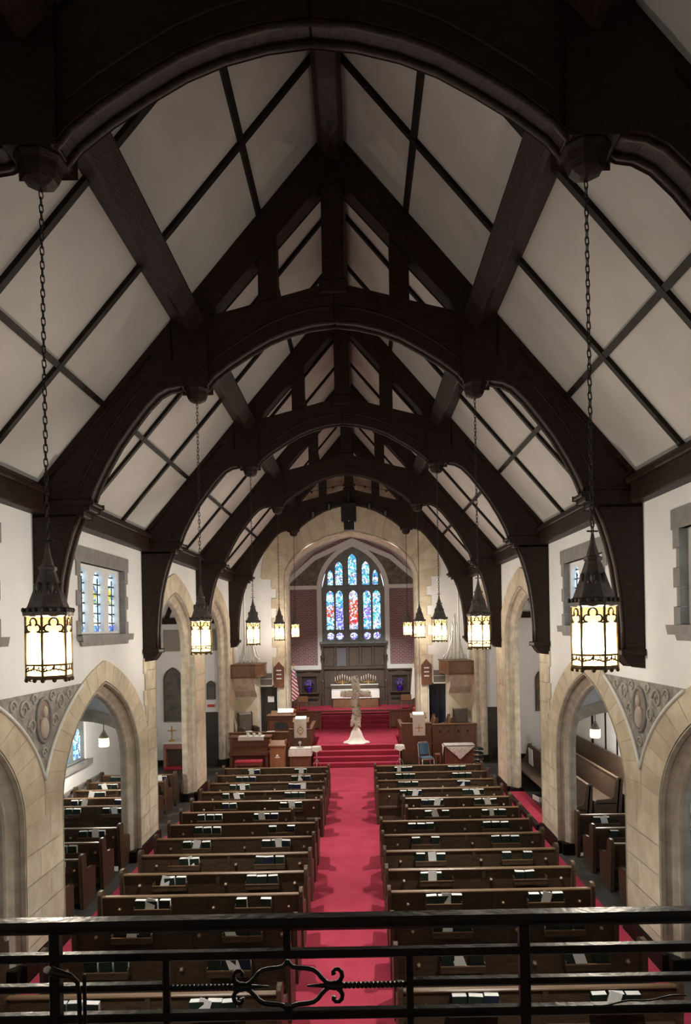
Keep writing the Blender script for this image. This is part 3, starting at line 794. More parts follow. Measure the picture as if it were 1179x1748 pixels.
# ============================================================ LANTERNS
def hexpt(r, i, z, off=0.0): return (r*math.cos(PI/3*i+off), r*math.sin(PI/3*i+off), z)
LR = .185
def lantern_parts():
    P = []
    # six panes and tracery, one mesh each rotated in place
    ap = LR*math.cos(PI/6); hw = LR*.5
    pane = MB(); pane.box(ap-.012, ap-.008, -hw+.008, hw-.008, .10, .535)
    tr = sm(MB()); lt = sm(MB()); r = .0095
    def pl(y, z): return (ap+.002, y, z)
    def arc(cy, cz, rad, a0, a1, n=9): return [pl(cy+rad*math.cos(a0+(a1-a0)*i/n), cz+rad*math.sin(a0+(a1-a0)*i/n)) for i in range(n+1)]
    tr.tube(arc(0, .485, .036, -.25*PI, 1.25*PI), r, 5)
    tr.tube(arc(.045, .435, .030, -.55*PI, .75*PI), r, 5)
    tr.tube(arc(-.045, .435, .030, 1.55*PI, .25*PI), r, 5)
    tr.tube([pl(-hw+.005, .40), pl(-.04, .405)], r, 5); tr.tube([pl(hw-.005, .40), pl(.04, .405)], r, 5); lt.tube([pl(0, .09), pl(0, .125)], r*.8, 4)
    lt.tube([pl(-hw, .125), pl(hw, .125)], r, 5)
    for i in range(3): lt.tube([pl(-hw+.03+.06*i, .075), pl(-hw+.06+.06*i-.03, .115), pl(-hw+.0+.06*i, .075)], r*.7, 4)
    lt.tube([pl(-hw, .07), pl(0, .095), pl(hw, .07)], r*.8, 4)
    low = MB(); low.box(ap-.012, ap-.008, -hw+.008, hw-.008, .03, .10)
    return pane, tr, low, lt
pane_mb, tr_mb, low_mb, lt_mb = lantern_parts()
me_lt = lt_mb.mesh('band_tracery', M['tracery'])
me_pane = pane_mb.mesh('glass_pane', M['lglass']); me_tr = tr_mb.mesh('tracery', M['tracery']); me_low = low_mb.mesh('glass_pane', M['lglass'])
fr = MB()
for i in range(6):
    x, y, _ = hexpt(LR, i, 0, PI/6); fr.tube([(x, y, .0), (x, y, .56)], .011, 6)
me_frame = fr.mesh('frame', M['tracery'])
me_base = MB().lathe([(LR*.86, .03), (LR*.86, .005), (LR*1.03, .0), (LR*1.08, .015), (LR*1.03, .035)], 6, PI/6, cap=False).mesh('base_ring', M['tracery'])
fo = sm(MB())
for i in range(6):
    for t in (0, .5):
        a = Vector(hexpt(LR, i, 0, PI/6)); b = Vector(hexpt(LR, i+1, 0, PI/6)); p = a.lerp(b, t)
        fo.sphere((p.x, p.y, -.005), .02, 6, 4)
me_drop = fo.mesh('base_beads', M['tracery'])
cr = MB()
cr.lathe([(LR*1.0, .535), (LR*1.12, .545), (LR*1.14, .575), (LR*1.05, .585), (LR*1.02, .605), (LR*.93, .62)], 6, PI/6)
me_crown = cr.mesh('crown_band', M['bronze'])
cc = sm(MB())
for i in range(18):
    q = i/18*6; k = int(q); a = Vector(hexpt(LR*1.1, k, 0, PI/6)); b = Vector(hexpt(LR*1.1, k+1, 0, PI/6)); p = a.lerp(b, q-k)
    cc.sphere((p.x, p.y, .592), .018, 6, 4, (1, 1, 1.3))
me_crest = cc.mesh('cresting', M['bronze'])
me_cone = MB().lathe([(LR*.97, .60), (LR*.66, .76), (LR*.36, .93), (LR*.42, .94), (LR*.42, .965), (LR*.30, .975), (LR*.14, 1.08), (.012, 1.17)], 6, PI/6).mesh('cone_roof', M['bronze'])
cf = sm(MB())
for i in range(6):
    q = PI/3*i + PI/3
    rr = LR*.60*math.cos(PI/6); cx, cy = rr*math.cos(q), rr*math.sin(q)
    cf.sphere((cx*1.06, cy*1.06, .78), .024, 6, 5, (1, 1, 2.2))
    for sg in (-1, 1):
        cf.sphere((cx*1.06 - sg*.03*math.sin(q), cy*1.06 + sg*.03*math.cos(q), .745), .018, 6, 4, (1, 1, 1.5))
me_fleur = cf.mesh('fleur_ornament', M['bronze'])
ch = sm(MB()); zc = 1.16
ch.tube([(-.05, 0, 1.19), (.05, 0, 1.19)], .008, 6)
i = 0; ZTOP = (8.47-4.64)/.9
while zc < ZTOP:
    L = .075; pts = []
    for k in range(8):
        q = 2*PI*k/8; a = .016*math.cos(q); b = (.020*math.sin(q) + (L*.5-.018)*(1 if math.sin(q) > 0 else -1))
        pts.append((a, 0, zc+L*.5+b) if i % 2 else (0, a, zc+L*.5+b))
    ch.tube(pts, .0055, 5, closed=True); zc += L-.014; i += 1
me_chain = ch.mesh('chain', M['chain'])
def lantern(loc, rz, label, watts):
    t = empty('hanging_lantern', loc, rz, label, 'lantern', 'hexagonal nave lanterns'); t.scale = (.9, .9, .9)
    for i in range(6):
        r = (0, 0, PI/3*i + PI/3)
        p = link('glass_pane', me_pane, t, rot=r); link('tracery', me_tr, p)
        p2 = link('glass_pane', me_low, t, rot=r); link('band_tracery', me_lt, p2)
    for n, me in (('frame', me_frame), ('base_ring', me_base), ('base_beads', me_drop), ('crown_band', me_crown), ('cresting', me_crest), ('cone_roof', me_cone), ('fleur_ornament', me_fleur), ('chain', me_chain)):
        o = link(n, me, t)
        if n in ('base_beads', 'cresting', 'fleur_ornament', 'chain'): o['kind'] = 'stuff'
    ld = bpy.data.lights.new('bulb', 'POINT'); ld.energy = watts; ld.color = (1.0, .955, .885); ld.shadow_soft_size = .04
    lo = bpy.data.objects.new('bulb', ld); COL.objects.link(lo); lo.parent = t; lo.location = (0, 0, .20)
    return t
for k in range(1, 6):
    for s in (-1, 1):
        lantern((s*2.12, TK[k], 4.64), {-1: .14, 1: .19}[s] + random.uniform(-.06, .06),
                'glowing hexagonal lantern on long chain, %s from the gallery, %s' % (ORD[k], SIDE[s]), LAMP_W)
# small lanterns in the transepts
def small_lantern(loc, label, drop):
    t = empty('aisle_lantern', loc, 0, label, 'lantern')
    mb = MB(); mb.lathe([(.11, 0), (.13, .02), (.13, .20), (.11, .22)], 8); mb.build('glass_shade', M['lglass'], t)
    MB().lathe([(.13, .215), (.10, .27), (.05, .36), (.02, .42)], 8).build('cap', M['bronze'], t)
    sm(MB().tube([(0, 0, .40), (0, 0, drop)], .010, 6)).build('rod', M['chain'], t)
    MB().lathe([(.05, drop-.03), (.05, drop)], 8).build('ceiling_rose', M['bronze'], t)
    ld = bpy.data.lights.new('bulb', 'POINT'); ld.energy = LAMP_W*.5; ld.color = (1.0, .955, .885); ld.shadow_soft_size = .03
    lo = bpy.data.objects.new('bulb', ld); COL.objects.link(lo); lo.parent = t; lo.location = (0, 0, .1)
for s in (-1, 1):
    small_lantern((s*6.15, 17.6, 2.12), 'small glowing lantern hanging in the transept beyond the low arch, %s' % SIDE[s], 6.85-2.12)

# ============================================================ PEWS
def pew_end_mesh(m):
    prof = [(-.10, 0), (-.16, .86), (-.155, .95), (-.12, .985), (-.02, .985), (.035, .95), (.05, .90), (.06, .74), (.10, .67), (.20, .645), (.40, .63), (.455, .60), (.47, .55), (.46, 0)]
    return MB().prism(prof, lambda u, z, d: (d, u, z), -.03, .03).mesh('pew_end', m, .008)
def plain(m, n): return n
PEWM = {}
def pew_meshes(L, m, mr, key):
    k = (round(L, 3), key)
    if k in PEWM: return PEWM[k]
    D = {}
    D['back_panel'] = MB().prism([(0, .10), (.03, .10), (-.045, .87), (-.08, .87)], lambda u, z, d: (d, u, z), 0, L).mesh('back_panel', m)
    D['top_rail'] = MB().box(0, L, -.110, -.032, .868, .905).mesh('top_rail', mr, .012)
    D['seat'] = MB().box(0, L, .0, .44, .40, .435).mesh('seat', m, .01)
    mb = MB()
    mb.prism([(.0, .40), (-.09, .40), (-.095, .44), (-.03, .47)], lambda u, z, d: (d, u, z), 0, L)
    mb.box(0, L, -.03, .0, .08, .2)
    D['back_rail'] = mb.mesh('back_rail', m)
    D['stile'] = MB().prism([(-.003, .10), (-.025, .10), (-.103, .87), (-.08, .87)], lambda u, z, d: (d, u, z), -.03, .03).mesh('stile', m)
    PEWM[k] = D
    return D
END = {'pew': pew_end_mesh(M['pew']), 'dark': pew_end_mesh(M['pew']), 'rail': pew_end_mesh(M['oak'])}
rk = MB()
RL = .56
rk.box(-RL/2, RL/2, -.215, -.075, .655, .668)
rk.box(-RL/2, RL/2, -.220, -.206, .655, .735)
for x in (-RL/2, RL/2-.012): rk.box(x, x+.012, -.22, -.06, .655, .775)
ME_RACK = rk.mesh('book_rack', M['pew'])
rl = MB(); rl.box(-RL/2-.004, RL/2+.004, -.226, -.204, .733, .745)
ME_RRAIL = rl.mesh('rack_rail', M['pew_lit'])  # lightened pew oak, highlight along the rack edge painted in
ck = sm(MB()); ck.lathe([(.026, 0), (.028, .012), (.023, .02), (.02, .045), (.0, .05)], 12)
ME_CUP = ck.mesh('cup_holder', M['knob'])
BW, BH, BT = .165, .195, .082
b1 = MB(); b1.box(-BW/2, BW/2, -BT/2, -BT/2+.006, 0, BH); b1.box(-BW/2, BW/2, BT/2-.006, BT/2, 0, BH); b1.box(-BW/2, -BW/2+.006, -BT/2, BT/2, 0, BH)
ME_COVER = b1.mesh('cover', M['cover'])
ME_COVER_B = b1.mesh('cover', M['cover_blue'])
b2 = MB(); b2.box(-BW/2+.006, BW/2-.002, -BT/2+.006, BT/2-.006, .004, BH+.002)
ME_PAGES = b2.mesh('pages', M['paper'])
ME_LEAFLET = MB().box(-.07, .07, -.003, .003, 0, .235).mesh('leaflet', M['paper'])

def book(loc, rot, blue, where, pos):
    t = empty('hymnal', loc, 0, pos + (' dark blue' if blue else ' dark green') + ' hymnal in the ' + where, 'book', 'hymnals in the pew racks')
    t.rotation_euler = rot
    link('cover', ME_COVER_B if blue else ME_COVER, t); link('pages', ME_PAGES, t)

def pew(x0, x1, y, where, key='pew', racks=True, cups=True, books=True, end0=True, end1=True, m=None, group='nave pews', desc='oak pew', nrack=2, short=None):
    m = m or M['pew']
    L = x1-x0
    t = empty('church_pew', (x0, y, 0), 0, '%s, %s' % (desc, where), 'pew', group)
    D = pew_meshes(L, m, M['pew_lit'], key)
    for n in ('back_panel', 'top_rail', 'seat', 'back_rail'): link(n, D[n], t)
    if L > 2: link('stile', D['stile'], t, (L*.52, 0, 0))
    em = END['pew' if key == 'pew' else 'dark']
    if end0: link('pew_end', em, t, (.03, 0, 0))
    if end1: link('pew_end', em, t, (L-.03, 0, 0))
    fr_ = [.27, .76] if nrack == 2 else [.5]
    if racks:
        for f in fr_:
            r = link('book_rack', ME_RACK, t, (L*f, 0, 0)); link('rack_rail', ME_RRAIL, r)
            inner = (x0 + L*f) * (1 if x0 > 0 else -1) < abs(x0 + x1)/2
            bw = ('aisle-end' if inner else 'wall-end') + ' rack, ' + (short or where)
            if books:
                n = random.choice((2, 2, 3, 3, 3)); xs = [-.185, 0, .185]
                random.shuffle(xs); xs = xs[:n]
                for dx in xs:
                    tx = random.uniform(-.05, .05)
                    pos = 'middle' if dx == 0 else ('aisle-most' if dx*(1 if x0 > 0 else -1) < 0 else 'wall-most')
                    book((x0+L*f+dx+random.uniform(-.008, .008), y-.142+random.uniform(-.008, .006), .672),
                         (random.uniform(.02, .12), tx, random.uniform(-.05, .05)), random.random() < .15, bw, pos)
                if random.random() < .7:
                    lf = link('leaflet', ME_LEAFLET, None, (x0+L*f+random.uniform(-.15, .15), y-.195, .672), (random.uniform(-.02, .08), random.uniform(-.35, .35), random.uniform(-.1, .1)))
                    tag(lf, 'white folded leaflet in the ' + bw, 'leaflet', 'leaflets in the pew racks')
    if cups:
        for f in (.10, .56, .93):
            link('cup_holder', ME_CUP, t, (L*f, -.068, .70), (PI/2-.1, 0, 0))
    return t
ROWY = [20.76 - .9815*i for i in range(15)]
for i, y in enumerate(ROWY):
    for s in (-1, 1):
        a, b = (-3.80, -.65) if s < 0 else (.65, 3.84)
        desc = 'long oak pew'
        if s < 0 and i == 5: b = -1.25; desc = 'shortened oak pew leaving a gap by the aisle'
        if s > 0 and i in (4, 5): a = 1.25; desc = 'shortened oak pew leaving a gap by the aisle'
        pew(a, b, y, '%s row from chancel, %s' % (ORD[i+1], SIDE[s]), group='nave pews', desc=desc)
# side aisle pews
for i, y in enumerate([14.75, 13.75, 12.75, 11.75, 10.75, 9.75, 8.75]):
    pew(-7.15, -4.75, y, '%s side-aisle row from arch, %s' % (ORD[i+1], SIDE[-1]), key='dark', group='side aisle pews', desc='oak side aisle pew', cups=True)
for i, y in enumerate([15.1, 14.1, 13.1, 12.1, 11.1, 10.1, 9.1]):
    pew(4.85, 7.1, y, '%s side-aisle row from arch, %s' % (ORD[i+1], SIDE[1]), key='dark', group='side aisle pews', desc='oak side aisle pew', cups=False)
for i, y in enumerate([20.1, 19.15, 18.25, 17.4, 16.6]):
    pew(-7.15, -5.0, y, '%s transept row from icon wall' % ORD[i+1], key='dark', group='transept pews', desc='oak transept pew', cups=False)

# sideways benches in the right transept
def side_bench(x, y0, y1, zf, where):
    L = y1-y0
    t = empty('transept_bench', (x, y0, zf), 0, where, 'pew', 'sideways transept benches')
    Pq = lambda u, z, d: (u, d, z)
    MB().prism([(0, .0), (.03, .0), (.13, .98), (.09, .98)], Pq, 0, L).build('back_panel', M['bench'], t)
    bx('top_rail', M['bench'], t, .075, .15, 0, L, .96, 1.0, bevel=.01)
    bx('seat', M['bench'], t, -.45, .03, 0, L, .40, .44, bevel=.01)
    pr = [(-.5, 0), (-.5, .42), (-.42, .50), (-.10, .52), (-.02, .62), (.04, .98), (.06, 1.02), (.16, 1.02), (.17, .9), (.12, 0)]
    for d in (0, L-.05): MB().prism(pr, Pq, d, d+.05).build('bench_end', M['bench'], t, .008)
for i, (x, y0, y1, zf) in enumerate(((5.56, 16.6, 22.5, .15), (6.27, 16.6, 23.2, .3), (6.98, 16.6, 23.8, .45))):
    struct('floor.%03d' % (i+3), MB().box((5.02, 5.75, 6.46)[i], (5.75, 6.46, OX)[i], 16.45, 24.0, 0, zf), M['tile'],
           label='dark floor riser under the %s sideways bench from the nave' % ORD[i+1])
    side_bench(x, y0, y1, zf, 'plain brown bench facing sideways to the nave, %s from the nave piers' % ORD[i+1])

# ============================================================ CARPETS
def thing1(name, mb, m, label, cat, group=None, bevel=0.0):
    return tag(mb.build(name, m, None, bevel), label, cat, group)
struct('floor.010', MB().box(-.72, .74, 4.0, 21.4, -.01, .006), M['carpet'], label='long red carpet down the centre aisle')
for s in (-1, 1):
    xa, xb = sorted((s*3.86, s*4.50))
    struct('floor.%03d' % (12+s), MB().box(xa, xb, 4.0, 21.4, -.01, .006), M['carpet'], label='narrow red carpet between pew ends and stone piers, %s' % SIDE[s])
struct('floor.014', MB().box(-4.42, 4.42, 21.42, 24.98, -.01, .006), M['carpet'], label='broad red carpet in front of the chancel steps')
stp = struct('floor.015', MB().box(4.58, 5.0, 17.0, 20.5, 0, .14), M['carpet'], label='low red carpeted step between the tall stone piers')
bx('step_edge', M['batten'], stp, 4.48, 4.58, 17.0, 20.5, 0, .13)

# ============================================================ GALLERY RAILING
GY = 2.0
def g(px, py): return ((px-613)/600+.294, GY, 5-(py-1070)/600)
rail = empty('gallery_railing', (0, GY, 3.15), label='black wrought iron gallery railing with twisted bars and scrolls', cat='railing')
rail_z = lambda py: 5-(py-1070)/600-3.15
def rbar(name, x0, x1, py, h, dy=.014, b=.004):
    z = rail_z(py); return bx(name, M['iron'], rail, x0, x1, -dy, dy, z-h/2, z+h/2, bevel=b)
X0, X1 = -WX+.02, WX-.02
xm = [(85-613)/600+.294, (884-613)/600+.294]; PIT = xm[1]-xm[0]
z = rail_z(1570)
bx('top_rail', M['iron'], rail, X0, X1, -.03, .03, z-.02, z+.016, bevel=.012)
rbar('rail_bar', X0, X1, 1625, .024); rbar('rail_bar', X0, X1, 1728, .026)
posts = [xm[0]+PIT*i for i in range(-3, 5)]
for x in posts:
    if X0 < x < X1: bx('post', M['iron'], rail, x-.015, x+.015, -.015, .015, 0, rail_z(1575), bevel=.003)
xt0, xt1, xc_ = (273-613)/600+.294, (688-613)/600+.294, (480-613)/600+.294
def lx(p, base): return p - xm[0] + base
spans = [(posts[i], posts[i+1]) for i in range(len(posts)-1)]
for i, (a, b) in enumerate(spans):
    if a < X0 or b > X1: continue
    mid = (abs(a-xm[0]) < .01)
    if not mid:
        rbar('rail_bar', a, b, 1677, .020); continue
    rbar('rail_bar', a, xt0, 1677, .020); rbar('rail_bar', xt1, b, 1677, .020)
    for x in (xt0, xt1): bx('thin_post', M['iron'], rail, x-.010, x+.010, -.010, .010, 0, rail_z(1625), bevel=.003)
    bx('thin_post', M['iron'], rail, xc_-.010, xc_+.010, -.010, .010, rail_z(1625), rail_z(1575))
    bx('thin_post', M['iron'], rail, xc_-.010, xc_+.010, -.010, .010, rail_z(1728), rail_z(1712))
    zc0 = rail_z(1681)
    for sg in (-1, 1):
        # twisted bar
        xk = xc_ + sg*.125; xe = xt1 if sg > 0 else xt0
        n = 60; pts = []; V = []; Fc = []
        for k in range(n+1):
            x = xk+sg*.03 + (xe-xk-sg*.03)*k/n; q = k*.42
            tw = 1 if 4 < k < n-8 else 1
            for c in range(4):
                V.append((x, .0095*math.cos(q+PI/2*c), zc0+.0095*math.sin(q+PI/2*c)))
        for k in range(n):
            for c in range(4): Fc.append((k*4+c, k*4+(c+1) % 4, (k+1)*4+(c+1) % 4, (k+1)*4+c))
        MB().add(V, Fc).build('twisted_bar', M['iron'], rail)
        # knot
        sm(MB().sphere((xk+sg*.01, 0, zc0), .016, 10, 6, (1.9, 1, .8))).build('knot', M['iron'], rail)
        sm(MB().tube([(xk-sg*.07, 0, zc0), (xk, 0, zc0)], [.003, .008], 6)).build('spike', M['iron'], rail)
        for v in (-1, 1):
            # ogee from centre post to the knot
            cp = [(0, .080), (.004, .070), (.014, .060), (.030, .056), (.055, .054), (.072, .050), (.085, .040), (.095, .026), (.108, .012), (.122, .004)]
            sm(MB().tube([(xc_+sg*u, 0, zc0+v*w_*.92) for u, w_ in cp], .0065, 6)).build('ogee_scroll', M['iron'], rail)
            cs = [(.012, .006), (.024, .014), (.030, .026), (.028, .038), (.020, .046), (.010, .046), (.004, .039), (.006, .032)]
            sm(MB().tube([(xk+sg*u, 0, zc0+v*w_) for u, w_ in cs], [.0075, .0072, .007, .0065, .006, .0055, .006, .008], 6)).build('curl', M['iron'], rail)
# bent iron reading stand inside the gallery
t = empty('reading_stand', (-.44, 1.80, 3.15), label='thin dark reading stand with bent arm and pale tip behind the railing', cat='stand')
zt = lambda py: 5-(py-1070)/667-3.15
sm(MB().tube([(.0, 0, .0), (.0, 0, zt(1690)), (-.004, 0, zt(1668)), (-.022, 0, zt(1657)), (-.05, 0, zt(1653)), (-.072, 0, zt(1648))], [.006, .006, .006, .007, .011, .012], 8)).build('arm', M['iron'], t)
sm(MB().tube([(.014, 0, .0), (.014, 0, zt(1660)), (.014, 0, zt(1655))], .005, 8)).build('pole', M['iron'], t)
sm(MB().sphere((-.080, 0, zt(1646)), .009, 10, 6, (1.2, 1, 1))).build('tip', M['paper'], t)
MB().lathe([(.14, 0), (.14, .012), (.02, .03)], 16).build('base', M['iron'], t)
cw_ = sm(MB().tube([(.93+.02*i, 1.97, 5-(1724-i*1.2+2*math.sin(i)-1070)/609) for i in range(14)], .0025, 5))
thing1('thin_cable', cw_, M['black'], 'thin black cable draped along the gallery railing', 'cable')

# ============================================================ CHANCEL FITTINGS
# doors in the chancel wall
for s, n_ in ((-1, 3), (1, 4)):
    d = struct('door_%d' % n_, MB().box(s*3.36-.34, s*3.36+.34, EAST+.18, EAST+.24, .64, 2.68), M['door'] if s < 0 else M['glass_black'],
               label=('dark wooden door with a white notice beside the chancel arch' if s < 0 else 'dark doorway leaf with blue sheen beside the chancel arch'))
    if s < 0:
        bx('notice', M['paper'], d, -3.42, -3.17, EAST+.165, EAST+.18, 2.05, 2.28)
        bx('door_panel', M['door'], d, -3.6, -3.12, EAST+.165, EAST+.18, .8, 1.9, bevel=.01)
    else:
        bx('door_panel', M['glass_black'], d, 3.30, 3.42, EAST+.12, EAST+.18, .64, 2.66, bevel=.01)
    # vents over the doors
    v = empty('vent_grille', (s*3.44, EAST-.06, 2.72), label='grey vent grille in a white frame above the door, %s' % SIDE[s], cat='vent')
    bx('grille', M['grille'], v, -.24, .24, .0, .06, .02, .50)
    for b in ((-.28, .28, -.02, .06, -.02, .02), (-.28, .28, -.02, .06, .27, .29)): bx('frame', M['white'], v, *b)
    for x in (-.28, .24): bx('frame', M['white'], v, x, x+.04, -.02, .06, -.02, .54)
    # hymn boards
    h = empty('hymn_board', (s*2.93, EAST-.045, 2.66), label='pointed wooden hymn board with white number cards, %s' % SIDE[s], cat='hymn board')
    MB().prism([(-.2, 0), (.2, 0), (.2, .78), (.12, .86), (0, 1.0), (-.12, .86), (-.2, .78)], lambda u, z, d: (u, d, z), -.05, .0).build('board', M['oakred'], h, .01)
    for z in (.32, .48, .64): bx('number_card', M['paper'], h, -.10, .10, -.06, -.05, z, z+.05)
    # stone pier under the organ case and the case itself
    xa, xb = sorted((s*3.70, s*(WX-.005)))
    cp = struct('trim_%d' % (2 if s < 0 else 3), MB().box(xa, xb, 27.35, EAST-.045, .64, 3.17), M['stone'], label='stone pier under the organ case, %s' % SIDE[s])
    MB().prism([(26.45, 3.14), (27.35, 3.14), (27.35, 2.35), (26.9, 2.65)], lambda u, z, d: (s*d, u, z), 3.72, WX-.01).build('corbel_block', M['stone_mould'], cp)
    oc_ = empty('organ_case', (0, 0, 0), label='boxed oak organ case projecting from the wall, %s' % SIDE[s], cat='organ case')
    pl_ = [(s*4.54, 26.3), (s*3.62, 26.3), (s*3.42, 27.2), (s*3.42, 27.93), (s*4.54, 27.93)]
    mb = MB(); V = [(x, y, 3.18) for x, y in pl_] + [(x, y, 3.66) for x, y in pl_]
    mb.add(V, [(0, 1, 2, 3, 4), (9, 8, 7, 6, 5)] + [(i, (i+1) % 5, 5+(i+1) % 5, 5+i) for i in range(5)]); mb.build('case', M['oak'], oc_)
    for z in (3.18, 3.64):
        sm_ = MB().tube([(x, y, z) for x, y in pl_[:4]], .035, 6); sm_.build('case_moulding', M['oak'], oc_)
    rk_ = empty('organ_pipes', (s*3.95, 26.95, 3.685), label='cluster of silver organ pipes rising in a peak, %s' % SIDE[s], cat='organ pipes')
    for i in range(17):
        f = (i-8)/8; x = f*.44; hgt = .35 + 1.45*(1-abs(f))**.9 + .05*math.sin(i*3)
        y = .25*math.cos(i*2.1); lean = -x*.55
        mb = sm(MB()); mb.tube([(x, y, 0), (x+lean*.15, y, .12), (x+lean*.9, y, hgt*.95), (x+lean, y, hgt)], [.012, .030, .026, .026], 8); mb.build('pipe', M['pipe'], rk_)
    sm(MB().tube([(.12*s, -.2, .3), (.12*s, -.2, 2.55), (.10*s, -.2, 2.78), (-.02*s, -.2, 2.85)], .032, 8)).build('tall_pipe', M['white'], rk_)

# choir parapets -------------------------------------------------------
def parapet(name, x0, x1, y, z1, label, n, holes=0, ret=None):
    t = empty(name, (0, y, 0), label=label, cat='parapet')
    bx('board', M['oak'], t, x0, x1, 0, .06, 0.0, z1-.05)
    bx('cap_rail', M['oak'], t, x0-.02, x1+.02, -.05, .11, z1-.05, z1, bevel=.015)
    bx('plinth', M['oak'], t, x0, x1, -.03, .0, 0.0, .14)
    w = (x1-x0)/n
    for i in range(n+1):
        xx = min(max(x0+w*i, x0+.035), x1-.035); bx('stile', M['oak'], t, xx-.035, xx+.035, -.02, 0, .14, z1-.05, bevel=.006)
    for i in range(holes):
        xx = x0 + (x1-x0)*(i+.8)/(holes+.8)
        mb = MB()
        for (a, b) in ((-.02, 0), (.02, 0), (0, .02), (0, -.02)): mb.lathe([(.022, 0), (.022, .008)], 8)
        m0 = MB(); m0.m = Matrix.Translation((xx, -.005, z1-.28)) @ Matrix.Rotation(PI/2, 4, 'X')
        for (a, b) in ((-.022, 0), (.022, 0), (0, .022), (0, -.022)): m0.lathe([(.022, 0), (.022, .006)], 8, 0, (a, b))
        m0.build('quatrefoil', M['black'], t)
    if ret:
        xr, ya = ret; bx('return_board', M['oak'], t, xr-.03, xr+.03, .06, ya, .0, z1-.05); bx('return_cap', M['oak'], t, xr-.07, xr+.07, .06, ya, z1-.05, z1, bevel=.015)
    return t
parapet('choir_parapet', -4.52, -2.36, 25.72, 1.22, 'low panelled oak choir parapet behind the piano', 4)
parapet('choir_parapet', -2.34, -1.52, 25.72, 1.32, 'panelled oak parapet of the lectern desk with a white banner', 2)
parapet('choir_parapet', 1.76, 2.86, 25.72, 1.45, 'panelled oak pulpit front with a white banner', 2)
parapet('choir_parapet', 2.90, 4.52, 25.72, 1.40, 'panelled oak choir parapet pierced with four small quatrefoils', 4, holes=4)
for xr, y0, nm in ((-1.56, 25.9, 'lectern desk'), (1.80, 25.9, 'pulpit')):
    t = empty('step_screen', (xr, y0, .64), label='low oak screen beside the red steps at the %s' % nm, cat='screen')
    bx('board', M['oak'], t, -.03, .03, 0, 1.9, 0, .62); bx('cap_rail', M['oak'], t, -.07, .07, -.04, 1.95, .62, .68, bevel=.015)
def desk(x, z, label, emblem):
    t = empty('reading_desk', (x, 25.98, .64), label=label, cat='desk')
    bx('pedestal', M['oak'], t, -.12, .12, -.1, .1, 0, z-.74)
    MB().prism([(-.24, z-.72), (.16, z-.60), (.16, z-.56), (-.24, z-.68)], lambda u, zz, d: (d, u, zz), -.30, .30).build('book_board', M['oak'], t, .008)
    bk = empty('open_bible', (x, 25.93, z+.015), label='thick dark book lying on the %s' % emblem[1], cat='book')
    MB().prism([(-.15, -.01), (.1, .06), (.1, .12), (-.15, .05)], lambda u, zz, d: (d, u, zz), -.20, .20).build('pages', M['paper'], bk)
    MB().prism([(-.16, -.02), (.11, .055), (.11, .065), (-.16, -.01)], lambda u, zz, d: (d, u, zz), -.21, .21).build('cover', M['cover'], bk)
    bn = empty('banner', (x, 25.60, .95), label='white banner with a gold %s hanging from the %s' % emblem, cat='banner')
    MB().box(-.225, .225, 0, .012, .05, z-.93).build('cloth', M['cloth'], bn)
    e = MB(); P0 = lambda u, w_, d: (u, d, w_)
    if emblem[0] == 'cross':
        e.prism([(-.015, .18), (.015, .18), (.03, .20), (.015, .22), (.015, .315), (.11, .315), (.13, .30), (.13, .36), (.11, .345), (.015, .345), (.015, .44), (.03, .46), (-.03, .46), (-.015, .44), (-.015, .345), (-.11, .345), (-.13, .36), (-.13, .30), (-.11, .315), (-.015, .315), (-.015, .22), (-.03, .20)], P0, -.006, 0)
        e.build('gold_cross', M['gold'], bn)
    else:
        ring = [(.11*math.cos(2*PI*i/16), -.003, .31+.11*math.sin(2*PI*i/16)) for i in range(16)]
        sm(e.tube(ring, .014, 5, closed=True)).build('gold_ring', M['gold'], bn)
        MB().prism([(0, .16), (.10, .31), (0, .46), (-.10, .31), (-.13, .31), (0, .50), (.13, .31), (0, .12), (-.13, .31), (-.10, .31)], P0, -.006, 0).build('gold_diamond', M['gold'], bn)
        MB().prism([(-.05, .30), (.05, .30), (.05, .33), (-.05, .33)], P0, -.006, 0).build('gold_bar', M['gold'], bn)
desk(-1.92, 1.60, 'oak reading desk behind the parapet beside the steps', ('ring emblem', 'reading desk'))
desk(2.40, 1.68, 'oak pulpit desk behind the pulpit front', ('cross', 'pulpit desk'))

# organ console, stand, chairs in the choir ---------------------------
t = empty('organ_console', (-2.78, 27.0, .64), label='brown oak organ console standing in the choir', cat='organ')
bx('body', M['oak'], t, -.52, .52, 0, .5, 0, .98, bevel=.01); bx('top', M['oak'], t, -.56, .56, -.04, .54, .98, 1.02, bevel=.01)
for x in (-.26, .26): bx('panel', M['oak'], t, x-.2, x+.2, -.015, 0, .15, .85, bevel=.01)
MB().prism([(.0, 1.02), (.35, 1.02), (.35, 1.16)], lambda u, z, d: (d, u, z), -.4, .4).build('music_rest', M['oak'], t)
sh = empty('sheet_music', (-2.62, 27.12, 1.72), .0, 'white open sheet music on the organ console', 'sheet music')
for a in (-1, 1): MB().prism([(0, .02), (.30, .14), (.30, .146), (0, .026)], lambda u, z, d: (d, u, z), *( (-.30, -.005) if a < 0 else (.005, .30))).build('page', M['paper'], sh)
t = empty('music_stand', (-2.70, 26.35, .64), label='black metal music stand behind the choir parapet', cat='music stand')
MB().prism([(-.05, .58), (.06, .82), (.07, .815), (-.035, .575)], lambda u, z, d: (d, u, z), -.24, .24).build('tray', M['black'], t)
sm(MB().tube([(0, 0, .05), (0, 0, .64)], .012, 6)).build('pole', M['black'], t)
for i in range(3):
    q = 2*PI*i/3+.4; sm(MB().tube([(0, 0, .15), (.22*math.cos(q), .22*math.sin(q), .01)], .01, 6)).build('leg', M['black'], t)
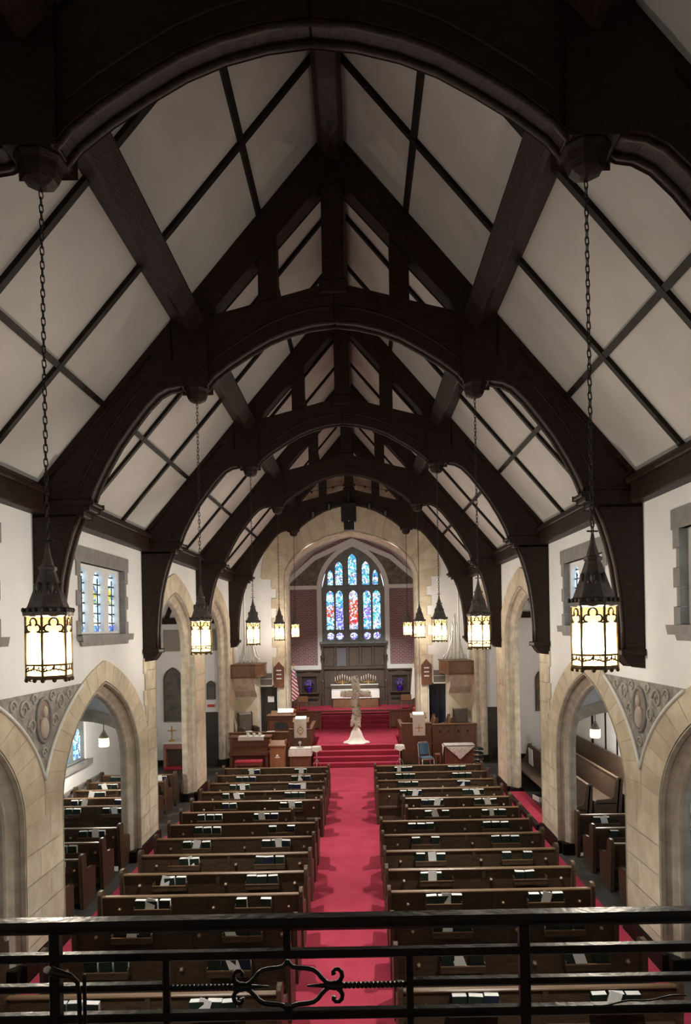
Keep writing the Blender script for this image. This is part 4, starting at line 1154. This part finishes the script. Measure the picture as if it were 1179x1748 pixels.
def armchair(x, y, rz, label):
    t = empty('choir_armchair', (x, y, .64), rz, label, 'chair', 'choir armchairs')
    lm = M['reredos']
    MB().box(-.28, .28, -.28, .26, .30, .46).build('seat', lm, t, .05)
    MB().prism([(.18, .3), (.30, .3), (.38, 1.10), (.34, 1.16), (.26, 1.12)], lambda u, z, d: (d, u, z), -.28, .28).build('backrest', lm, t, .03)
    for s in (-1, 1): MB().box(s*.30-.05, s*.30+.05, -.28, .28, .25, .66).build('armrest', lm, t, .03)
    for a in (-.25, .25):
        for b in (-.24, .24): bx('leg', M['oak'], t, a-.025, a+.025, b-.025, b+.025, 0, .32)
armchair(-3.98, 26.7, .6, 'dark padded choir armchair behind the piano')
armchair(4.11, 26.75, 0, 'dark padded choir armchair behind the quatrefoil parapet')
def paper(loc, rz, label, w=.22, h=.3):
    o = MB().box(-w/2, w/2, -h/2, h/2, 0, .006).build('paper_sheet', M['paper'], None); o.location = loc; o.rotation_euler = (0, 0, rz); tag(o, label, 'paper')
paper((-3.93, 26.60, 1.105), .5, 'white paper lying on the choir armchair behind the piano')
paper((-3.02, 25.76, 1.225), .3, 'white paper lying on the low choir parapet cap', .3, .12)
# sideways choir stalls on the right
def stall(x, y0, y1, label):
    t = empty('choir_stall', (x, y0, .64), label=label, cat='pew', group='choir stalls'); L = y1-y0
    Pq = lambda u, z, d: (u, d, z)
    MB().prism([(.0, .0), (.04, .0), (.12, .84), (.07, .84)], Pq, 0, L).build('back_panel', M['oak'], t)
    bx('seat', M['oak'], t, -.40, .03, 0, L, .38, .42); bx('cushion', M['cushion'], t, -.39, .0, .04, L-.04, .42, .47, bevel=.015)
    for d in (-.05, L): MB().prism([(-.42, 0), (-.42, .44), (-.30, .55), (-.05, .60), (.06, .92), (.14, .92), (.12, 0)], Pq, d, d+.05).build('stall_end', M['oak'], t, .008)
stall(3.02, 26.15, 27.2, 'short oak choir stall with red cushion next to the pulpit')
stall(3.60, 26.15, 27.2, 'short oak choir stall with red cushion below the organ case')

# piano, bench, lectern, tables in front -----------------------------
t = empty('upright_piano', (-3.62, 24.62, 0), label='brown upright piano in front of the choir parapet', cat='piano')
bx('case', M['oakred'], t, -.70, .70, .05, .55, .12, 1.16, bevel=.01); bx('lid', M['oakred'], t, -.74, .74, .0, .58, 1.16, 1.21, bevel=.012)
bx('key_bed', M['oakred'], t, -.70, .70, -.28, .06, .60, .72, bevel=.01)
MB().prism([(-.26, .72), (.05, .72), (.05, .84)], lambda u, z, d: (d, u, z), -.64, .64).build('fallboard', M['oakred'], t, .01)
bx('front_panel', M['oakred'], t, -.62, .62, .035, .05, .86, 1.10, bevel=.008)
bx('bottom_board', M['oakred'], t, -.70, .70, .02, .55, 0, .12)
for x in (-.62, .62): bx('leg', M['oakred'], t, x-.05, x+.05, -.24, -.14, 0, .60, bevel=.01)
t = empty('piano_bench', (-3.55, 23.90, 0), label='piano bench with red cushion', cat='bench')
bx('cushion', M['cushion'], t, -.46, .46, -.17, .17, .46, .53, bevel=.02); bx('seat_frame', M['oakred'], t, -.46, .46, -.17, .17, .38, .46)
for a in (-.42, .42):
    for b in (-.13, .13): bx('leg', M['oakred'], t, a-.03, a+.03, b-.03, b+.03, 0, .38)
cl = MB(); cl.box(-4.02, -3.12, 24.60, 24.98, 1.212, 1.22); cl.box(-4.02, -3.12, 24.592, 24.60, 1.09, 1.22)
thing1('table_runner', cl, M['cloth'], 'white cloth runner lying over the piano lid', 'cloth')
def mug(x, y, z, label, r=.05):
    t = empty('mug', (x, y, z), label=label, cat='mug', group='white cups on the piano')
    sm(MB().lathe([(r*.8, 0), (r, .01), (r, .11), (r*.88, .11), (r*.85, .02)], 14)).build('body', M['paper'], t)
    sm(MB().tube([(r*.95, 0, .085), (r*1.7, 0, .075), (r*1.7, 0, .04), (r*.95, 0, .03)], .008, 6)).build('handle', M['paper'], t)
mug(-3.70, 24.78, 1.221, 'tall white cup on the piano, nearest the wall'); mug(-3.48, 24.72, 1.221, 'white cup on the piano between two others'); mug(-3.28, 24.75, 1.221, 'white cup on the piano, nearest the lectern')

t = empty('wooden_lectern', (-2.60, 24.15, 0), label='reddish wooden lectern with a white emblem', cat='lectern')
lm = mat('lectern_oak', (.24, .10, .045), .45, col2=(.32, .14, .06), nscale=5, stretch=(5, 5, 1))
bx('body', lm, t, -.26, .26, 0, .36, .05, .95, bevel=.012); bx('base', lm, t, -.30, .30, -.04, .40, 0, .06, bevel=.01)
MB().prism([(-.05, .93), (.40, 1.05), (.40, 1.10), (-.05, .98)], lambda u, z, d: (d, u, z), -.30, .30).build('book_board', lm, t, .01)
for s in (-1, 1): bx('side_cheek', lm, t, s*.27-.02, s*.27+.02, .1, .4, 1.0, 1.14, bevel=.008)
MB().prism([(-.09, .58), (.09, .58), (.07, .55), (-.07, .55)], lambda u, z, d: (u, d, z), -.006, 0).build('emblem', M['paper'], t)
MB().prism([(-.05, .60), (.05, .60), (.02, .67), (-.02, .67)], lambda u, z, d: (u, d, z), -.006, 0).build('emblem', M['paper'], t)

def cloth_table(x0, x1, y0, y1, h, label, cl_label, drop, m, corner=False):
    t = empty('table', ((x0+x1)/2, (y0+y1)/2, 0), label=label, cat='table'); a, b = (x1-x0)/2, (y1-y0)/2
    bx('table_top', M['oakred'], t, -a, a, -b, b, h-.05, h); bx('front_board', M['oakred'], t, -a+.05, a-.05, -b+.06, -b+.09, .05, h-.05)
    for sx in (-1, 1):
        for sy in (-1, 1): bx('leg', M['oakred'], t, sx*(a-.05)-.03, sx*(a-.05)+.03, sy*(b-.05)-.03, sy*(b-.05)+.03, 0, h-.05)
    # draped cloth: grid whose rim hangs and waves
    nx_, ny_ = 28, 18; V = []; Fc = []; ov = drop
    for j in range(ny_+1):
        for i in range(nx_+1):
            u = -a-ov + (2*a+2*ov)*i/nx_; v = -b-ov + (2*b+2*ov)*j/ny_
            ex = max(0, abs(u)-a); ey = max(0, abs(v)-b)
            d = max(ex, ey)
            if corner: # square cloth set cornerwise: hangs in a point at the middle of each side
                lim = ov*(1-abs(u)/a) if ey > ex else ov*(1-abs(v)/b)
                d = min(d, max(.03, lim))
            px_ = max(-a-.012, min(a+.012, u)); py_ = max(-b-.012, min(b+.012, v))
            wv = .018*math.sin(u*17)*min(1, d*6) if ey >= ex else .018*math.sin(v*17)*min(1, d*6)
            px_ += (1 if u > 0 else -1)*(abs(wv) if ex > 0 else 0); py_ += (1 if v > 0 else -1)*(abs(wv) if ey > 0 else 0)
            V.append(((x0+x1)/2+px_, (y0+y1)/2+py_, h+.006-d))
    for j in range(ny_):
        for i in range(nx_):
            q = j*(nx_+1)+i; Fc.append((q, q+1, q+nx_+2, q+nx_+1))
    thing1('tablecloth', sm(MB().add(V, Fc)), m, cl_label, 'tablecloth')
cloth_table(-2.22, -1.46, 24.4, 24.9, .80, 'low communion table under a plain white cloth', 'plain white cloth over the table beside the lectern', .26, M['cloth'])
cloth_table(3.14, 4.22, 24.15, 24.75, .86, 'brown table under a lace cloth', 'white lace cloth hanging in a point over the table', .48, M['lace'], corner=True)
t = empty('chalice', (-1.86, 24.65, .812), label='small silver chalice on the plain white cloth', cat='chalice')
sm(MB().lathe([(.07, 0), (.06, .01), (.015, .03), (.012, .10), (.05, .13), (.055, .20), (.05, .2), (.045, .14)], 14)).build('cup', M['chrome'], t)
sm(MB().lathe([(.13, -.003), (.14, .012), (.13, .014)], 16)).build('paten', M['chrome'], t)
def plant_stand(x, y, label, cl_label):
    t = empty('plant_stand', (x, y, 0), label=label, cat='stand', group='small tripod stands')
    sm(MB().tube([(0, 0, .15), (0, 0, .84)], .014, 8)).build('pole', M['chrome'], t)
    MB().lathe([(.15, .84), (.15, .86)], 14).build('top', M['oak'], t)
    for i in range(3):
        q = 2*PI*i/3+PI/6; sm(MB().tube([(0, 0, .42), (.10*math.cos(q), .10*math.sin(q), .28), (.20*math.cos(q), .20*math.sin(q), .01)], .010, 6)).build('leg', M['chrome'], t)
    n = 24; V = [(x, y, .868)]; Fc = []
    for j, (r, z, wv) in enumerate(((.16, .868, 0), (.172, .83, .004), (.185, .72, .02))):
        for i in range(n):
            q = 2*PI*i/n; rr = r*(1.12 if abs(math.cos(2*q)) < .5 else 1) + wv*math.sin(q*8)
            V.append((x+rr*math.cos(q), y+rr*math.sin(q), z - (.03*math.cos(4*q) if j == 2 else 0)))
    for i in range(n): Fc.append((0, 1+i, 1+(i+1) % n))
    for j in range(2):
        for i in range(n): Fc.append((1+j*n+i, 1+(j+1)*n+i, 1+(j+1)*n+(i+1) % n, 1+j*n+(i+1) % n))
    thing1('stand_cloth', sm(MB().add(V, Fc)), M['cloth'], cl_label, 'cloth')
plant_stand(-1.27, 24.45, 'small tripod stand with white cloth by the lectern table', 'small white cloth on the stand by the lectern table')
plant_stand(1.62, 24.45, 'small tripod stand with white cloth by the pulpit', 'small white cloth on the stand by the pulpit')
tw = sm(MB())
for i in range(7):
    q = i*.9; tw.tube([(1.62, 24.45, .875), (1.62+.03*math.cos(q), 24.45+.03*math.sin(q), 1.1), (1.58+.14*math.cos(q)-.06, 24.45+.1*math.sin(q), 1.3+.06*math.sin(i*2))], [.005, .004, .002], 5)
thing1('twig_spray', tw, M['cushion'], 'thin reddish twigs on the stand by the pulpit', 'twigs')
# blue chair
t = empty('stacking_chair', (2.52, 24.30, 0), .25, 'metal framed stacking chair with blue padded seat and back', 'chair')
MB().box(-.20, .20, -.22, .18, .43, .48).build('seat', M['bluefab'], t, .02)
MB().prism([(.17, .52), (.21, .52), (.29, .90), (.25, .90)], lambda u, z, d: (d, u, z), -.17, .17).build('backrest', M['bluefab'], t, .01)
for s in (-1, 1):
    sm(MB().tube([(s*.21, .12, 0), (s*.20, .19, .45), (s*.19, .30, .88), (s*.15, .305, .925), (0, .31, .93)], .013, 8)).build('back_frame', M['chrome'], t)
    sm(MB().tube([(s*.21, -.24, 0), (s*.21, -.20, .44)], .013, 8)).build('leg', M['chrome'], t)
bx('seat_rail', M['chrome'], t, -.21, .21, -.23, -.20, .41, .44)
t = empty('wooden_stool', (2.93, 24.42, 0), 0, 'small wooden stool beside the lace covered table', 'stool')
bx('seat', M['oakred'], t, -.09, .09, -.15, .15, .50, .54)
for a in (-.07, .07):
    for b in (-.12, .12): bx('leg', M['oakred'], t, a-.018, a+.018, b-.018, b+.018, 0, .50)
t = empty('stacked_stools', (4.18, 23.4, 0), label='stack of round black stools with pale metal rims by the pier', cat='stools')
for i in range(4):
    sm(MB().lathe([(.15, .38+.15*i), (.17, .40+.15*i), (.17, .44+.15*i), (.12, .47+.15*i)], 16)).build('seat_pad', M['black'], t)
    sm(MB().lathe([(.172, .385+.15*i), (.18, .392+.15*i), (.172, .40+.15*i)], 16, cap=False)).build('rim', M['chrome'], t)
for i in range(4):
    q = PI/4+PI/2*i; sm(MB().tube([(.12*math.cos(q), .12*math.sin(q), .4), (.19*math.cos(q), .19*math.sin(q), 0)], .012, 6)).build('leg', M['black'], t)
hp = sm(MB())
for i, (x, y, r, zs) in enumerate(((4.18, 22.6, .20, .8), (4.12, 22.35, .16, .7), (4.22, 22.25, .14, .9))): hp.sphere((x, y, r*zs*.8), r, 12, 8, (1, 1, zs))
o = thing1('folded_cloth_heap', hp, M['cushion'], 'heap of crumpled red cloth on the carpet by the pier', 'cloth')

# flower cross --------------------------------------------------------
CX, CYY, CZ = .11, 26.55, .64
t = empty('flower_cross', (CX, CYY, CZ), label='tall cross covered in cream flowers on a draped white foot', cat='cross')
wo = MB(); wo.box(-.05, .05, -.05, .05, .02, 2.42); wo.box(-.52, .52, -.045, .045, 1.78, 1.88); wo.build('wooden_core', M['oak'], t)
n = 32; V = []; Fc = []; prof = [(.06, .62), (.12, .52), (.20, .36), (.24, .22), (.30, .10), (.42, .03), (.50, .005)]
for j, (r, z) in enumerate(prof):
    for i in range(n):
        q = 2*PI*i/n; rr = r*(1+.10*math.sin(q*7+j*.5)*j/6 + .06*math.sin(q*3))
        V.append((rr*math.cos(q), rr*math.sin(q)*.85, z))
for j in range(len(prof)-1):
    for i in range(n): Fc.append((j*n+i, j*n+(i+1) % n, (j+1)*n+(i+1) % n, (j+1)*n+i))
sm(MB().add(V, Fc)).build('draped_foot', M['cloth'], t)
fl = MB(); lf = MB(); rg = random.Random(3)
def lily(mb, c, d, r):
    d = Vector(d).normalized(); a = d.orthogonal().normalized(); b = d.cross(a)
    q0 = rg.uniform(0, 6); V = [Vector(c)]; Fc = []
    for i in range(6):
        q = q0+i*PI/3
        e = a*math.cos(q)+b*math.sin(q); e2 = a*math.cos(q+.42)+b*math.sin(q+.42); e3 = a*math.cos(q-.42)+b*math.sin(q-.42)
        k = len(V); V += [Vector(c)+e2*r*.55+d*r*.45, Vector(c)+e*r*1.1+d*r*.40, Vector(c)+e3*r*.55+d*r*.45]
        Fc.append((0, k, k+1, k+2))
    mb.add([tuple(v) for v in V], Fc)
def coverpt(x, z, rad):
    q = rg.uniform(0, 2*PI)
    return q
for i in range(480):
    z = rg.uniform(.62, 2.46); q = rg.uniform(0, 2*PI); rad = .085 + .05*(z < 1.4) * (1.4-z)/.8 + .015
    jx = .03*math.sin(z*7)
    d = (math.cos(q), math.sin(q), rg.uniform(-.2, .4)); lily(fl, (rad*d[0]+jx, rad*d[1], z), d, rg.uniform(.06, .095))
    if rg.random() < .38:
        q += .4; c = (rad*.95*math.cos(q)+jx, rad*.95*math.sin(q), z+.04); lily(lf, c, (math.cos(q), math.sin(q), rg.uniform(-.8, .6)), rg.uniform(.05, .08))
for i in range(260):
    x = rg.uniform(-.56, .56); q = rg.uniform(0, 2*PI); d = (rg.uniform(-.2, .2), math.cos(q), math.sin(q))
    lily(fl, (x, .09*d[1], 1.83+.085*d[2]), d, rg.uniform(.055, .085))
    if rg.random() < .2: lily(lf, (x+.03, .085*d[1], 1.83+.08*d[2]), d, rg.uniform(.05, .08))
tag(fl.build('flowers', M['petal'], t), kind='stuff'); tag(lf.build('leaves', M['leaf'], t), kind='stuff')

# communion rail ------------------------------------------------------
t = empty('communion_rail', (0, 30.0, .64), label='oak communion rail crossing the chancel in front of the altar steps', cat='rail')
bx('top_rail', M['oak'], t, -2.50, 2.50, -.06, .06, .74, .81, bevel=.015)
for x in (-2.46, -1.75, -1.45, 1.55, 1.85, 2.46): bx('post', M['oak'], t, x-.05, x+.05, -.05, .05, 0, .74, bevel=.01)
for a, b in ((-2.46, -1.45), (1.55, 2.46)): bx('panel', M['oak'], t, a, b, -.02, .02, .08, .74)

# altar, reredos ------------------------------------------------------
AF = 1.03
t = empty('altar', (.05, 34.5, AF), label='oak altar with white frontal below the great window', cat='altar')
bx('body', M['oak'], t, -1.12, 1.12, 0, .8, 0, .80, bevel=.01); bx('altar_top', M['oak'], t, -1.16, 1.16, -.04, .82, .80, .86, bevel=.01)
for x in (-.75, 0, .75): bx('panel', M['oak'], t, x-.32, x+.32, -.015, 0, .08, .45, bevel=.01)
cl = MB(); cl.box(-1.12, 1.22, 34.44, 35.2, AF+.862, AF+.872); cl.box(-1.12, 1.22, 34.43, 34.44, AF+.48, AF+.872)
thing1('altar_frontal', cl, M['white'], 'white frontal cloth over the altar', 'altar cloth')
rr = empty('reredos', (.0, 35.66, AF), label='dark carved oak reredos panelling behind the altar', cat='reredos')
bx('backboard', M['reredos'], rr, -1.66, 1.66, .12, .22, 0, 3.09)
bx('ledge', M['reredos'], rr, -1.66, 1.66, -.05, .14, 1.84, 1.92, bevel=.015); bx('cornice', M['reredos'], rr, -1.7, 1.7, -.08, .22, 3.0, 3.09, bevel=.02)
for i in range(5):
    x = -1.28 + .64*i
    pm_ = M['reredos'] if i != 1 else mat('pale_fabric_panel', (.12, .12, .13), .7, noise=.2)
    bx('panel', pm_, rr, x-.25, x+.25, .09, .12, 1.98, 2.94, bevel=.015)
for i in range(6):
    x = -1.60 + .64*i; bx('stile', M['reredos'], rr, x-.05, x+.05, .02, .12, 1.92, 3.0, bevel=.01)
for i in range(4):
    x = -1.2 + .8*i; bx('lower_panel', M['reredos'], rr, x-.33, x+.33, .08, .12, .9, 1.75, bevel=.015)
for s in (-1, 1):
    mb = MB(); mb.lathe([(.07, 0), (.07, 1.2), (.09, 1.22), (.06, 1.3), (.06, 2.3), (.10, 2.4), (.12, 2.5), (.05, 2.6), (.02, 2.75)], 10, 0, (s*1.6, -.02)); mb.build('carved_post', M['reredos'], rr)
bx('gradine', M['reredos'], rr, -1.2, 1.2, -.28, -.05, .0, 1.05); bx('gradine_top', M['white'], rr, -1.2, 1.2, -.30, -.05, 1.05, 1.08)
for s in (-1, 1):
    c = empty('candelabrum', (s*.66+.05, 35.58, AF+1.082), label='brass candelabrum with seven ivory candles in a peak, %s' % SIDE[s], cat='candelabrum', group='altar candelabra')
    sm(MB().lathe([(.09, 0), (.07, .02), (.02, .05), (.018, .2)], 10)).build('base', M['gold'], c)
    for k in range(-3, 4):
        x = k*.12; h = .30-.045*abs(k)
        sm(MB().tube([(0, 0, .1), (x*.7, 0, h*.45), (x, 0, h)], .010, 6)).build('arm', M['gold'], c)
        sm(MB().lathe([(.019, h), (.019, h+.20), (.004, h+.22)], 8, 0, (x, 0))).build('candle', M['candle'], c)
    for x in (.32, .55):
        pass
    # side panelling with niche
    sp = empty('side_panelling', (s*2.63, 35.80, AF), label='dark oak panelling with a flower niche, %s' % SIDE[s], cat='panelling')
    w = .92
    bx('backboard', M['reredos'], sp, -w, w, .10, .18, 0, 1.80); bx('cornice', M['reredos'], sp, -w, w, -.04, .18, 1.74, 1.82, bevel=.015)
    nx0 = s*(-.33)
    for b in ((nx0-.48, nx0-.38, -.05, .1, .62, 1.66), (nx0+.38, nx0+.48, -.05, .1, .62, 1.66)): bx('niche_frame', M['reredos'], sp, *b, bevel=.01)
    MB().prism([(nx0-.48, 1.5), (nx0+.48, 1.5), (nx0+.48, 1.62), (nx0, 1.72), (nx0-.48, 1.62)], lambda u, z, d: (u, d, z), -.07, .1).build('niche_head', M['reredos'], sp, .01)
    bx('niche_back', M['door'], sp, nx0-.38, nx0+.38, .08, .1, .68, 1.5); bx('niche_shelf', M['reredos'], sp, nx0-.5, nx0+.5, -.26, .1, .62, .68, bevel=.01)
    bx('ledge', M['reredos'], sp, -w, w, -.30, .1, .40, .47, bevel=.01); bx('slot', M['black'], sp, nx0-.45, nx0+.45, -.31, -.30, .28, .38); bx('cupboard', M['reredos'], sp, -w, w, -.28, .1, 0, .40)
    f = empty('purple_flowers', (s*2.30, 35.68, AF+.685), label='pot of purple flowers in bright foil, %s' % SIDE[s], cat='flowers', group='altar flowers')
    sm(MB().lathe([(.09, 0), (.11, .02), (.14, .22), (.17, .27), (.12, .25)], 12)).build('foil_pot', M['foil'], f)
    pf = MB(); lf2 = MB()
    for i in range(70):
        q = rg.uniform(0, 6.28); v = rg.uniform(-.3, 1); r = math.sqrt(max(0, 1-v*v)); d = (r*math.cos(q), r*math.sin(q), v)
        lily(pf, (.22*d[0], .18*d[1], .42+.20*d[2]), d, .055)
        if i % 4 == 0: lily(lf2, (.20*d[0], .16*d[1], .38+.16*d[2]), d, .07)
    tag(pf.build('blossoms', M['purple'], f), kind='stuff'); tag(lf2.build('leaves', M['leaf'], f), kind='stuff')
    # flags
    fx = s*2.92
    fg = empty('flag_on_pole', (fx, 34.0, AF), label=('striped red and white flag with blue canton on a pole' if s < 0 else 'white flag hanging furled on a pole'), cat='flag')
    sm(MB().tube([(0, 0, .03), (0, 0, 2.15)], .018, 8)).build('pole', M['gold'], fg); sm(MB().sphere((0, 0, 2.2), .045)).build('finial', M['gold'], fg)
    MB().lathe([(.16, 0), (.16, .03), (.03, .06)], 14).build('base', M['gold'], fg)
    def drape(z0, z1, r, ph):
        V = []; Fc = []; n, mm = 14, 24
        for j in range(n+1):
            zz = z1 + (z0-z1)*j/n; k = j/n
            for i in range(mm):
                q = 2*PI*i/mm; rr_ = r*(.45+.55*k)*(1+.28*math.sin(q*5+ph+k))
                V.append((rr_*math.cos(q)*.9 + .04*k*(-s), rr_*math.sin(q)*.6-.02, zz + (.12*math.cos(q)*k)))
        for j in range(n):
            for i in range(mm): Fc.append((j*mm+i, j*mm+(i+1) % mm, (j+1)*mm+(i+1) % mm, (j+1)*mm+i))
        return sm(MB().add(V, Fc))
    drape(.5, 1.95, .20, 0).build('cloth', M['flag'] if s < 0 else M['cloth'], fg)
    if s < 0: drape(1.55, 2.0, .125, 0).build('canton', M['canton'], fg)
# small chairs near the altar
for s in (-1, 1):
    t = empty('altar_chair', (s*2.45, 33.6, AF), label='plain pale wooden seat near the altar, %s' % SIDE[s], cat='chair')
    bx('seat', M['oak'], t, -.25, .25, -.2, .2, .38, .43); bx('backrest', M['oak'], t, -.25, .25, -.24, -.20, .43, .72, bevel=.01)
    for a in (-.22, .22):
        for b in (-.2, .17): bx('leg', M['oak'], t, a-.02, a+.02, b-.02, b+.02, 0, .38)

# loudspeaker and spotlights on the last truss ------------------------
t = empty('loudspeaker', (-.02, 26.15, 8.60), label='black loudspeaker hanging under the last roof truss', cat='loudspeaker')
bx('cabinet', M['black'], t, -.28, .28, -.2, .15, .30, 1.0, bevel=.02); bx('horn', M['black'], t, -.19, .19, -.18, .12, 0, .30, bevel=.02)
bx('bracket', M['black'], t, -.05, .05, -.02, .02, 1.0, 1.55); sm(MB().sphere((0, -.2, .32), .02)).build('indicator', M['paper'], t)
for i, x in enumerate((-1.35, -.75, .75, 1.35)):
    z = 5+4.86-abs(x)*.45
    sp = empty('spotlight', (x, 26.12, z), label='black spotlight on the last truss, %s from the %s side wall' % (('nearest', 'second')[(i in (1, 2))], ('piano', 'lace table')[i > 1]), cat='spotlight', group='chancel spotlights')
    m0 = sm(MB()); tgt = Vector((x*1.3, 34.0, 2.4)) - Vector((x, 26.12, z)); qt = tgt.to_track_quat('-Z', 'Y').to_matrix().to_4x4()
    m0.m = qt; m0.lathe([(.09, -.16), (.075, -.14), (.07, .08), (.03, .12)], 12); m0.build('housing', M['black'], sp)
    bx('yoke', M['black'], sp, -.02, .02, -.02, .28, .06, .10)
    ld = bpy.data.lights.new('beam', 'SPOT'); ld.energy = 800; ld.color = (1, .955, .885); ld.spot_size = math.radians(35); ld.spot_blend = .9; ld.shadow_soft_size = .06
    lo = bpy.data.objects.new('beam', ld); COL.objects.link(lo); lo.parent = sp; lo.matrix_local = Matrix.Translation(tgt.normalized()*.2) @ qt
tr = empty('light_track', (0, 26.35, 0), label='thin wire with small dark fittings along the last truss collar', cat='light track')
sm(MB().tube([(x/10, 0, 10.38-abs(x/10)*.2) for x in range(-16, 17)], .012, 6)).build('wire', M['black'], tr)
for i in range(8):
    x = -1.4+.4*i; sm(MB().sphere((x, 0, 10.36-abs(x)*.2), .05, 8, 6)).build('fitting', M['black'], tr)

# transept furnishings ------------------------------------------------
def arched_picture(x, z0, w, h, m, label, cat):
    t = empty('arched_picture', (x, 25.97, z0), label=label, cat=cat)
    o = Op(0, w/2, 0, h*.78, h*.22, c=.8, n=12)
    MB().prism(o.outline(0.0), lambda u, z, d: (u, d, z), -.02, .02).build('picture', m, t)
    sm(MB().tube([(u, -.02, z) for u, z in o.outline(.02)], .025, 6, closed=True)).build('frame', M['reredos'], t)
arched_picture(-6.62, 1.64, .62, 1.95, M['painting'], 'dark pointed icon painting on the transept wall above the side altar', 'painting')
arched_picture(6.98, 1.80, .40, 1.45, M['goldpaint'], 'dark pointed icon with gold figure on the transept wall', 'painting')
arched_picture(-5.22, 2.45, .24, .62, M['painting'], 'small dark arched plaque above the transept door', 'plaque')
t = empty('wall_plaque', (5.40, 25.95, 2.3), label='narrow dark wall plaque above the transept door, lace table side', cat='plaque')
bx('board', M['reredos'], t, -.06, .06, 0, .05, .25, .80); bx('holder', M['panelgrey'], t, -.06, .06, 0, .05, 0, .22)
t = empty('lit_door_sign', (-5.22, 25.94, 2.12), label='small red and white sign above the transept door', cat='sign')
bx('case', M['paper'], t, -.16, .16, 0, .05, 0, .18); bx('red_face', M['exit'], t, -.14, .14, -.006, 0, .02, .12)
for (x0, x1) in ((-6.95, -5.98), (-5.14, -4.98)):
    t = empty('wall_panel', ((x0+x1)/2, 25.96, 4.22), label='%s grey framed panel high on the transept wall' % ('wide' if x1 < -5.5 else 'narrow'), cat='panel')
    w = (x1-x0)/2; bx('face', M['panelgrey'], t, -w, w, -.01, .04, 0, .80); bx('frame', M['white'], t, -w-.04, w+.04, -.02, .04, .80, .86); bx('frame', M['white'], t, -w-.04, w+.04, -.02, .04, -.06, 0)
t = empty('side_altar', (-6.35, 25.3, 0), label='small red fronted side altar with white top in the transept', cat='altar')
pk = mat('rose_wood', (.30, .13, .10), .5, noise=.3, nscale=6)
bx('altar_top', M['white'], t, -.46, .46, -.25, .25, .94, 1.0, bevel=.01); bx('apron', pk, t, -.42, .42, -.22, .22, .76, .94)
for a in (-.38, .38): bx('leg', pk, t, a-.05, a+.05, -.22, .22, .12, .76)
bx('base_shelf', M['cushion'], t, -.42, .42, -.22, .22, .02, .12); bx('back_panel', M['reredos'], t, -.33, .33, .1, .14, .12, .76)
t = empty('altar_crucifix', (-6.52, 25.3, 1.0), label='small brass cross standing on the side altar', cat='cross')
bx('upright', M['gold'], t, -.022, .022, -.02, .02, .05, .56); bx('crossbar', M['gold'], t, -.15, .15, -.02, .02, .36, .40); MB().lathe([(.12, 0), (.10, .04), (.03, .08)], 6).build('base', M['gold'], t)
t = empty('candlestick', (-6.10, 25.3, 1.0), label='brass candlestick on the side altar', cat='candlestick')
sm(MB().lathe([(.07, 0), (.06, .02), (.015, .05), (.015, .20), (.05, .23), (.05, .25)], 10)).build('stem', M['gold'], t); sm(MB().lathe([(.018, .25), (.018, .30)], 8)).build('candle', M['candle'], t)
# things on the right transept benches
o = MB().prism([(-.16, -.02), (-.18, .48), (-.17, .48), (-.15, -.02)], lambda u, z, d: (u, d, z), -.25, .25).build('white_sheet', M['paper']); o.location = (5.60, 21.4, .72); tag(o, 'large white sheet propped against the first sideways bench', 'paper')
t = empty('paper_crate', (5.17, 19.3, .15), .2, 'small white edged crate of dark books by the tall pier', 'crate')
bx('tray', M['paper'], t, -.13, .13, -.2, .2, 0, .12); bx('contents', M['cover'], t, -.10, .10, -.17, .17, .12, .135)
